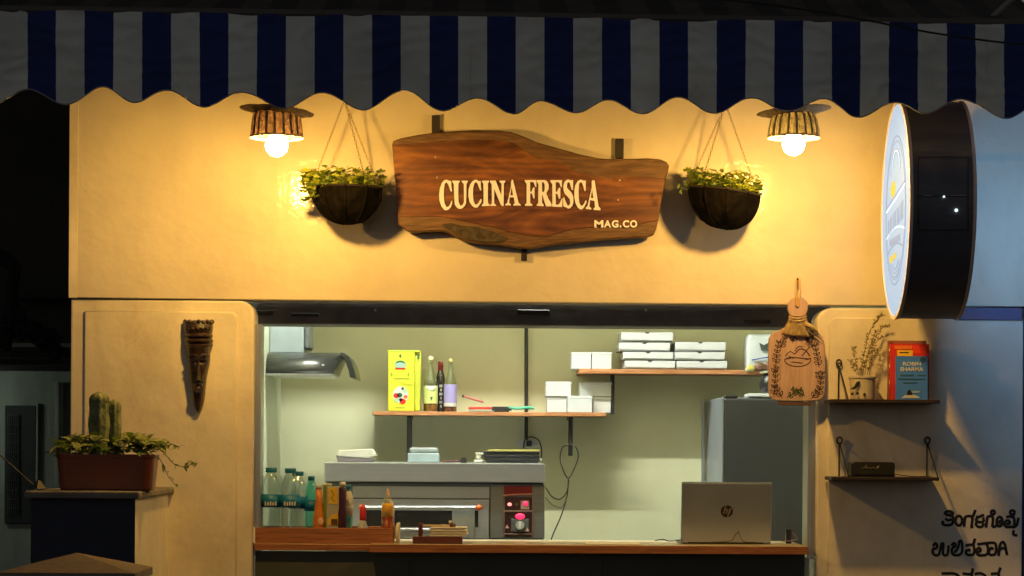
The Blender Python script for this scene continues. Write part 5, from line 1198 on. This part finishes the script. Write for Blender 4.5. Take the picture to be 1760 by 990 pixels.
put('yellow_block', pbox(1542, 602, 1569, 612, fb, .001, 0), M_YEL, fc)
put('title_line', pbox(1546, 605, 1562, 607, fb - .0006, .001, 0), M_BRACKET, fc)
put('orange_block', pbox(1569.5, 594, 1592, 608, fb, .001, 0), mat('bright_red_print', (.85, .05, .01), .45), fc)
t, fc = book(1527, 585.5, 1592, -.078, .020, mat('dull_red_cover', (.30, .10, .07), .5), 'dull red hardback, rearmost and tallest book on the shelf')
for k in range(6): put('spine_mark', pbox(1528, 598 + 14 * k, 1530.5, 604 + 14 * k, -.0792, .001, 0), M_BLACK if k % 2 else M_PAPER, fc)
# speaker
spk = thing('portable_speaker', 'small black retro speaker with a script badge on lower shelf', 'speaker', Vector((UX(1502, -.12), -.10, wz2)))
put('cabinet', abox(B(), UX(1464, -.14), -.135, wz2 + .001, UX(1540, -.14), -.05, UZ(791, -.14), .005, 2), M_BLACKP, spk)
put('grille', pbox(1468, 794, 1535, 816, -.1375, .003, .001), mat('speaker_cloth', (.012, .012, .011), .9, bump=.6, bscale=300), spk)
put('script_badge', tube(B(), smooth_pts([U(a, b, -.1385) for a, b in ((1480, 806), (1486, 803), (1490, 799), (1488, 806), (1494, 803), (1496, 806), (1501, 803), (1505, 806), (1509, 801), (1508, 806), (1512, 799))], 3), .0010, 4), mat('badge_grey', (.22, .21, .18), .5), spk)
put('volume_knob', cyl(B(), U(1535, 790.5, -.1), U(1535, 787, -.1), .006), M_ALU, spk)
put('aux_cable', tube(B(), smooth_pts([U(1538, 815, -.06), U(1552, 817, -.10), U(1570, 819, -.13), U(1600, 818.5, -.06)]), .0018, 5), M_RUBBER, spk)

# ================================================================ ROUND LIGHT BOX
dx0 = UX(1541, -.62, 362); dz = UZ(362, -.62, 1590); RAD = .396; DW = .222; DYc = -.62
dm = thing('round_lightbox_sign', 'large round black lightbox sign with glowing faces, side on to wall', 'sign', Vector((dx0 + DW / 2, DYc, dz - RAD)))
Mx = lambda x: Matrix.Translation((x, DYc, dz)) @ Matrix.Rotation(pi / 2, 4, 'Y')
bm = B(); bmesh.ops.create_cone(bm, segments=96, radius1=RAD, radius2=RAD, depth=DW - .012, cap_ends=False, matrix=Mx(dx0 + DW / 2))
bmesh.ops.solidify(bm, geom=bm.faces[:], thickness=.004)
put('drum_body', bm, M_DRUM, dm, smooth=False)
for s_, xx in ((-1, dx0), (1, dx0 + DW)):
    bm = B(); bmesh.ops.create_cone(bm, segments=96, radius1=RAD + .003, radius2=RAD + .003, depth=.012, cap_ends=False, matrix=Mx(xx))
    bmesh.ops.solidify(bm, geom=bm.faces[:], thickness=.012)
    put('face_rim', bm, M_DRUMRIM, dm)
    bm = B(); bmesh.ops.create_cone(bm, segments=96, radius1=RAD - .010, radius2=RAD - .010, depth=.004, cap_ends=True, matrix=Mx(xx))
    fcx = put('glowing_face', bm, M_FACE if s_ == -1 else M_FACE_R, dm)
    if s_ == -1: LF = fcx
def onface(polys, m, nm, lift=.0005, th=.001):
    """outline in face coordinates (u towards the street, v up)"""
    me = flat([[(u, v) for u, v in p] for p in polys], th, 0, 0)
    for v in me.vertices:
        x, y, z = v.co; v.co = (dx0 - .0022 - lift + y, DYc - x, dz + z)
    put(nm, me, m, LF)
def ringp(r0, r1, n=48, v0=0): return [[(r0 * cos(2 * pi * k / n), v0 + r0 * sin(2 * pi * k / n)) for k in range(n)], [(r1 * cos(-2 * pi * k / n), v0 + r1 * sin(-2 * pi * k / n)) for k in range(n)]]
onface(ringp(.275, .268), M_PRINTB, 'ring_print')
onface(ringp(.255, .251), M_PRINTG, 'ring_print')
def band(pts, w):
    up_ = [(u, v + w / 2) for u, v in pts]; dn = [(u, v - w / 2) for u, v in reversed(pts)]; return [up_ + dn]
def arcpts(u0, u1, v, bow, n=12): return [(u0 + (u1 - u0) * k / n, v + bow * sin(pi * k / n)) for k in range(n + 1)]
onface(band([(-.25, .030), (0, .055), (.25, .085)], .006), M_PRINTB, 'line_print', .001)
onface(band([(-.25, .016), (0, .041), (.25, .071)], .008), M_PRINTW, 'line_print', .001)
for k in range(9):
    u = -.20 + k * .048
    onface([[(u, .000 + u * .1), (u + .018 + .01 * (k % 2), .002 + u * .1), (u + .018 + .01 * (k % 2), -.062 + u * .08), (u, -.064 + u * .08)]], M_PRINTG if k % 3 else M_PRINTB, 'letter_print', .001)
onface(band(arcpts(-.24, .24, -.085, .022), .006), M_PRINTW, 'line_print', .001)
for k in range(7):
    u = -.15 + k * .042; onface([[(u, -.098), (u + .026, -.094), (u + .026, -.118), (u, -.122)]], M_PRINTG, 'letter_print', .001)
onface(band(arcpts(-.23, .23, -.15, .028), .008), M_PRINTB, 'line_print', .001)
star = []
for k in range(20):
    r_ = (.055 if k % 2 else .085); star.append((-.06 + r_ * cos(2 * pi * k / 20) * .9, .083 + r_ * .42 * sin(2 * pi * k / 20)))
onface([star], M_PRINTY, 'leaf_print', .0015)
onface([[(-.10 + .05 * cos(a_), -.172 + .014 * sin(a_)) for a_ in [2 * pi * k / 10 for k in range(10)]]], M_PRINTY, 'leaf_print', .0015)
onface([[(.0 + .04 * cos(a_), -.166 + .012 * sin(a_)) for a_ in [2 * pi * k / 10 for k in range(10)]]], M_PRINTY, 'leaf_print', .0018)
for k in range(3):
    onface(band([(.13 * (1 - k * .25) * cos(a_), .14 + k * .012 + .085 * (1 - k * .2) * sin(a_)) for a_ in [pi * j / 12 for j in range(13)]], .006), M_PRINTW if k % 2 else M_PRINTG, 'arc_print', .001)
    onface(band([(.13 * (1 - k * .25) * cos(a_), -.185 - .06 * (1 - k * .25) * sin(a_)) for a_ in [pi * j / 12 for j in range(13)]], .005), M_PRINTG if k % 2 else M_PRINTB, 'arc_print', .001)
# service hatch seams, and reflected glints built as glowing dots and pale dashes
def onskin(px, py, extra=0.0):

    px += 7
    d = (fwd + r2 * ((px - 880) / F) + u2 * ((770 - py) / F)).normalized()
    oy, oz = CAM.y - DYc, CAM.z - dz; a = d.y ** 2 + d.z ** 2; b = 2 * (oy * d.y + oz * d.z); c = oy * oy + oz * oz - (RAD + .004 + extra) ** 2
    t = (-b - math.sqrt(max(b * b - 4 * a * c, 0))) / (2 * a); return CAM + d * t
bm = B()
for p in ([(1579, 270), (1664, 270)], [(1579, 395), (1664, 395)], [(1579, 270), (1579, 395)], [(1664, 270), (1664, 395)], [(1576, 337), (1664, 337)]):
    (a, b), (c, d) = p; tube(bm, [onskin(a + (c - a) * k / 8, b + (d - b) * k / 8, -.0005) for k in range(9)], .0016, 4)
put('hatch_seam', bm, mat('seam_black', (.008, .008, .010), .4), dm)
for (a, b, r_) in ((1623, 338, .0042), (1644, 361.5, .0062)): put('glint_dot', ball(B(), onskin(a, b, .002), r_, n=10), M_GLINT, dm, smooth=True)
for (a, b) in ((1588, 1602), (1634, 1662)): put('glint_dash', tube(B(), [onskin(a, 336, .001), onskin(b, 336, .001)], .0014, 4), mat('pale_glint', (.4, .42, .42), .3), dm)  # reflected glints put in as pale dashes
for zz in (.26, -.26):
    put('wall_bracket', abox(B(), dx0 + .08, DYc + .22, dz + zz - .012, dx0 + .12, -.001, dz + zz + .012), M_BRACKET, dm)
for zz in (): put('bracket_plate', abox(B(), dx0 - .022, -.03, dz + zz - .02, dx0 - .008, -.001, dz + zz + .02), mat('red_brown_plate', (.25, .05, .03), .6), dm)

dm.rotation_euler = (0, 0, radians(-2.2))
# ================================================================ PILLAR, PLANTER AND LEFT SIDE
pl = thing('boundary_pillar', 'short pillar with navy front, cream side and grey coping', 'pillar', Vector((UX(143, -1), -.5, GZ)))
pxa, pxb = UX(54, -1.0, 900), UX(232, -1.0, 900); pz = UZ(857, -1.0, 150)
put('shaft', abox(B(), pxa, -.995, GZ + .001, pxb - .004, -.0115, pz - .001), M_COLUMN, pl)
put('navy_face', abox(B(), pxa - .002, -1.0, GZ + .001, pxb, -.9955, pz - .001), M_NAVY, pl)
put('coping', abox(B(), pxa - .02, -1.03, pz, pxb + .018, -.0115, pz + .026, .007, 3), M_CAP, pl)
PZ = pz + .026
pn = thing('trough_planter', 'terracotta plastic trough planter on top of the navy pillar', 'planter', Vector((UX(185, -.8), -.80, PZ)))
T0 = -.90; TC = Vector((UX(185.5, -.8, 810), -.80, PZ))
def rrect(hx, hy, r, n=5):
    out = []
    for (sx, sy, a0) in ((1, 1, 0), (-1, 1, 90), (-1, -1, 180), (1, -1, 270)):
        for k in range(n + 1):
            a = radians(a0 + 90 * k / n); out.append((sx * (hx - r) + r * cos(a), sy * (hy - r) + r * sin(a)))
    return out
bm = B(); rings = []; Ht = UZ(781, -.9, 185) - PZ
for (hx, hy, z) in ((.160, .072, .001), (.164, .076, .006), (.173, .085, Ht - .014), (.176, .088, Ht - .012), (.177, .089, Ht), (.170, .082, Ht), (.167, .079, Ht - .03)):
    rings.append([bm.verts.new((TC.x + a, TC.y + b, PZ + z)) for a, b in rrect(hx, hy, .035)])
N = len(rings[0])
for i in range(len(rings) - 1):
    for k in range(N): bm.faces.new((rings[i][k], rings[i][(k + 1) % N], rings[i + 1][(k + 1) % N], rings[i + 1][k]))
bm.faces.new(rings[0][::-1])
put('trough', bm, M_TERRA, pn)
bm = B(); bm.faces.new([bm.verts.new((TC.x + a, TC.y + b, PZ + Ht - .02)) for a, b in rrect(.168, .080, .035)]); put('soil', bm, M_SOIL, pn)
def cactus(cx, ytop, ybot, wpx, Y, lab):
    t = thing('cactus', lab, 'cactus', Vector((UX(cx, Y), Y, PZ + Ht - .02)))
    z0 = PZ + Ht - .02; h = UZ(ytop, Y, cx) - z0; r = wpx / 2 / S(Y); bm = B(); rings = []; n = 36
    for j in range(21):
        f_ = j / 20; z = h * f_; rr_ = r * (1 if f_ < .82 else math.sqrt(max(0, 1 - ((f_ - .82) / .18) ** 2)) * .98 + .02) * (1 + .06 * sin(f_ * 15) )
        rings.append([bm.verts.new((UX(cx, Y) + rr_ * (1 + .055 * cos(9 * 2 * pi * k / n)) * cos(2 * pi * k / n), Y + rr_ * (1 + .055 * cos(9 * 2 * pi * k / n)) * sin(2 * pi * k / n), z0 + z)) for k in range(n)])
    for i in range(20):
        for k in range(n): bm.faces.new((rings[i][k], rings[i][(k + 1) % n], rings[i + 1][(k + 1) % n], rings[i + 1][k]))
    bm.faces.new(rings[-1])
    put('stem', bm, M_CACTUS, t, smooth=True)
    bm = B()
    for k in range(9):
        for j in range(2, 19, 2):
            a = 2 * pi * k / 9; f_ = j / 20; rr_ = r * 1.08 * (1 if f_ < .82 else math.sqrt(max(0, 1 - ((f_ - .82) / .18) ** 2)))
            p = Vector((UX(cx, Y) + rr_ * cos(a), Y + rr_ * sin(a), z0 + h * f_))
            for q in range(3):
                d = Vector((cos(a) + random.uniform(-.5, .5), sin(a) + random.uniform(-.5, .5), random.uniform(-.3, .7))).normalized()
                cyl(bm, p, p + d * .006, .0006, .0002, 3, False)
    put('spines', bm, mat('pale_spine', (.4, .36, .22), .6), t, kind='stuff')
cactus(171, 672.5, 760, 34, -.80, 'taller round topped cactus column in the terracotta trough')
cactus(196.5, 686, 760, 24, -.77, 'shorter thinner cactus just right of the taller cactus')
rr = random.Random(21)
def big_leaf(p, d, L, w_, m):
    d = d.normalized(); s_ = d.cross(Vector((0, 0, 1)));
    if s_.length < .1: s_ = Vector((1, 0, 0))
    s_.normalize(); nrm = s_.cross(d)
    bm_ = B(); rows = []
    for k in range(6):
        f_ = k / 5; ww = w_ * sin(pi * min(1, f_ * .92 + .08)) ** .8; c_ = p + d * L * f_ + Vector((0, 0, -1)) * L * .35 * f_ * f_
        rows.append([bm_.verts.new(c_ - s_ * ww + nrm * ww * .35), bm_.verts.new(c_), bm_.verts.new(c_ + s_ * ww + nrm * ww * .35)])
    for k in range(5):
        for q in (0, 1): bm_.faces.new((rows[k][q], rows[k][q + 1], rows[k + 1][q + 1], rows[k + 1][q]))
    return bm_
for i in range(170):
    fx = rr.random(); x = 104 + 168 * fx; y = rr.uniform(748 + 18 * abs(fx - .55), 780); Y = rr.uniform(-.90, -.74)
    p = U(x, y, Y); d = Vector((rr.uniform(-1, 1) + (fx - .5) * 1.2, rr.uniform(-1, .3), rr.uniform(-.2, .9)))
    put('leaf', big_leaf(p, d, rr.uniform(.034, .064), rr.uniform(.014, .024), M_LEAFV), M_LEAFV if rr.random() < .65 else M_LEAFD, pn, smooth=True)
vines = [[(262, 770), (278, 775), (290, 788), (300, 798), (315, 802), (330, 798), (340, 795)], [(258, 778), (275, 790), (283, 805), (290, 820), (300, 832)], [(255, 760), (275, 758), (292, 762), (305, 768)], [(104, 778), (92, 776), (78, 778)], [(262, 768), (284, 766), (296, 764), (308, 768)], [(318, 801), (328, 792), (336, 802)]]
for v_ in vines:
    pts = smooth_pts([U(a, b, -.84) for a, b in v_], 4); put('vine', tube(B(), pts, .0018, 5, .001), M_STEM, pn)
    for p in pts[2::2]:
        d = Vector((rr.uniform(-.6, 1), rr.uniform(-1, .2), rr.uniform(-.8, .6)))
        put('leaf', big_leaf(p, d, rr.uniform(.014, .026), rr.uniform(.005, .008), M_LEAFD), M_LEAFD if rr.random() < .5 else M_LEAFV, pn, smooth=True)
# pyramid capped gate post, bottom left
gp = thing('gate_post', 'low gate post with a brown pyramid cap in the bottom left corner', 'post', Vector((UX(113, -2), -2.0, GZ)))
gx0, gx1 = UX(-6, -2.2, 985), UX(232, -2.2, 985); gz = UZ(985, -2.2, 110); gy0, gy1 = -2.2, -2.2 + (gx1 - gx0)
ap = U(116, 950, -2.0)
bm = B(); V = [bm.verts.new(p) for p in ((gx0, gy0, gz), (gx1, gy0, gz), (gx1, gy1, gz), (gx0, gy1, gz), ((gx0 + gx1) / 2, (gy0 + gy1) / 2, ap.z))]
for f_ in ((0, 1, 4), (1, 2, 4), (2, 3, 4), (3, 0, 4), (3, 2, 1, 0)): bm.faces.new([V[i] for i in f_])
put('pyramid_cap', bm, M_CAPBROWN, gp)
put('cap_edge', abox(B(), gx0, gy0, gz - .025, gx1, gy1, gz - .0005, .002), M_CAP, gp)
put('post_shaft', abox(B(), gx0 + .03, gy0 + .03, GZ + .001, gx1 - .03, gy1 - .03, gz - .026), M_NAVY, gp)

# neighbouring building seen down the left side
nb = thing('neighbour_building', 'dim neighbouring building with a pale green ground floor wall and barred door', 'building', (UX(30, 5), 5, GZ))
NY = 5.6; nxl, nxr = UX(-260, NY), UX(300, NY)
zs = 1.45 + .47
put('ground_floor_wall', abox(B(), nxl, NY, GZ, nxr, NY + .2, zs - .001), M_PALEGREEN, nb)
bm = B(); Mz = Matrix.Translation((0, 2.0, zs)) @ Matrix.Rotation(radians(0), 4, 'X')
put('balcony_slab', abox(B(), nxl, 2.2, zs, UX(300, 2.2), NY + .2, zs + .16), M_SOFFIT, nb)
put('slab_front', abox(B(), nxl, 2.19, zs + .02, UX(300, 2.2), 2.1995, zs + .161), M_DARKWALL, nb)
put('upper_wall', abox(B(), nxl, 2.4, zs + .161, UX(300, 2.4), NY + .2, 6), M_DARKWALL, nb)
put('ledge', abox(B(), UX(28, 2.3), 2.3, UZ(519, 2.3), UX(300, 2.3), 2.3995, UZ(513, 2.3)), mat('ledge_black', (.015, .015, .012), .8), nb)
put('downpipe', cyl(B(), U(100, 657, NY - .04), U(100, 900, NY - .04), .02, n=10), M_PALEGREEN, nb)
for q in (-60, 70, 200): put('soffit_beam', abox(B(), nxl, 2.9 + (q + 60) * .008, zs - .03, UX(300, 3), 3.0 + (q + 60) * .008, zs - .0005), M_SOFFIT, nb)
dd = put('door', pbox(8, 697, 61, 900, NY - .03, .029, .004), M_DOORDARK, nb)
for k in range(6): put('grille_bar', cyl(B(), U(13 + k * 3.6, 712, NY - .045), U(13 + k * 3.6, 885, NY - .045), .004, n=6), M_GRILLE, dd)
for k in range(11): put('grille_bar', cyl(B(), U(12, 714 + k * 16, NY - .047), U(33, 714 + k * 16, NY - .047), .004, n=6), M_GRILLE, dd)
put('door_frame', pbox(61.5, 693, 65, 900, NY - .04, .039, .002), M_PALEGREEN, nb)
ttb = thing('alley_tube_lamp', 'cool white tube lamp under the neighbouring balcony', 'lamp', (UX(-180, 4.9), 4.9, zs - .08))
put('lamp_body', abox(B(), UX(-230, 4.9), 4.85, zs - .06, UX(-110, 4.9), 4.93, zs - .0305), M_WHITE, ttb)
put('lamp_tube', cyl(B(), (UX(-225, 4.9), 4.89, zs - .08), (UX(-115, 4.9), 4.89, zs - .08), .015), emit('alley_tube', (.85, 1.0, .88), 42.0), ttb)
# dark tree limb against it
tre = thing('street_tree', 'dark bare tree limb silhouetted at the left edge', 'tree', U(20, 600, 1.2))
put('branch', tube(B(), smooth_pts([U(-20, 430, 1.2), U(8, 445, 1.2), U(24, 462, 1.2), U(20, 495, 1.2), U(26, 530, 1.2), U(50, 560, 1.2), U(78, 585, 1.2), U(100, 602, 1.2), U(135, 612, 1.2)]), .034, 8, .02), M_DARKTREE, tre)
put('branch', tube(B(), smooth_pts([U(0, 600, 1.2), U(10, 560, 1.2), U(22, 520, 1.2)]), .05, 8, .03), M_DARKTREE, tre)
bm = B()
for i in range(260):
    p = U(rr.uniform(-20, 100), 0, 1.2 + rr.uniform(-.1, .1)); t = rr.random(); q = U(12 + 85 * t, 545 + 52 * t + rr.gauss(0, 9), 1.2 + rr.uniform(-.12, .12))
    leaf3(bm, q, rr.uniform(.02, .04), Vector((rr.uniform(-1, 1), rr.uniform(-1, 1), rr.uniform(-.5, 1))), Vector((0, -1, .4)))
put('foliage', bm, M_DARKTREE, tre, kind='stuff')
put('stay_wire', cyl(B(), U(-30, 755, -.6), U(62, 838, -.6), .003, n=6), M_GRILLE, label='thin grey stay wire slanting down to the pillar top left', cat='wire')
put('wire_anchor', bmesh_ := (lambda b_: (bmesh.ops.create_cone(b_, segments=4, radius1=.03, radius2=.006, depth=.03, cap_ends=True, matrix=Matrix.Translation((U(66, 843, -.6).x, -.6, PZ + .0155))), b_)[1])(B()), M_BLACKP, label='small black wire anchor on the pillar coping corner', cat='anchor')
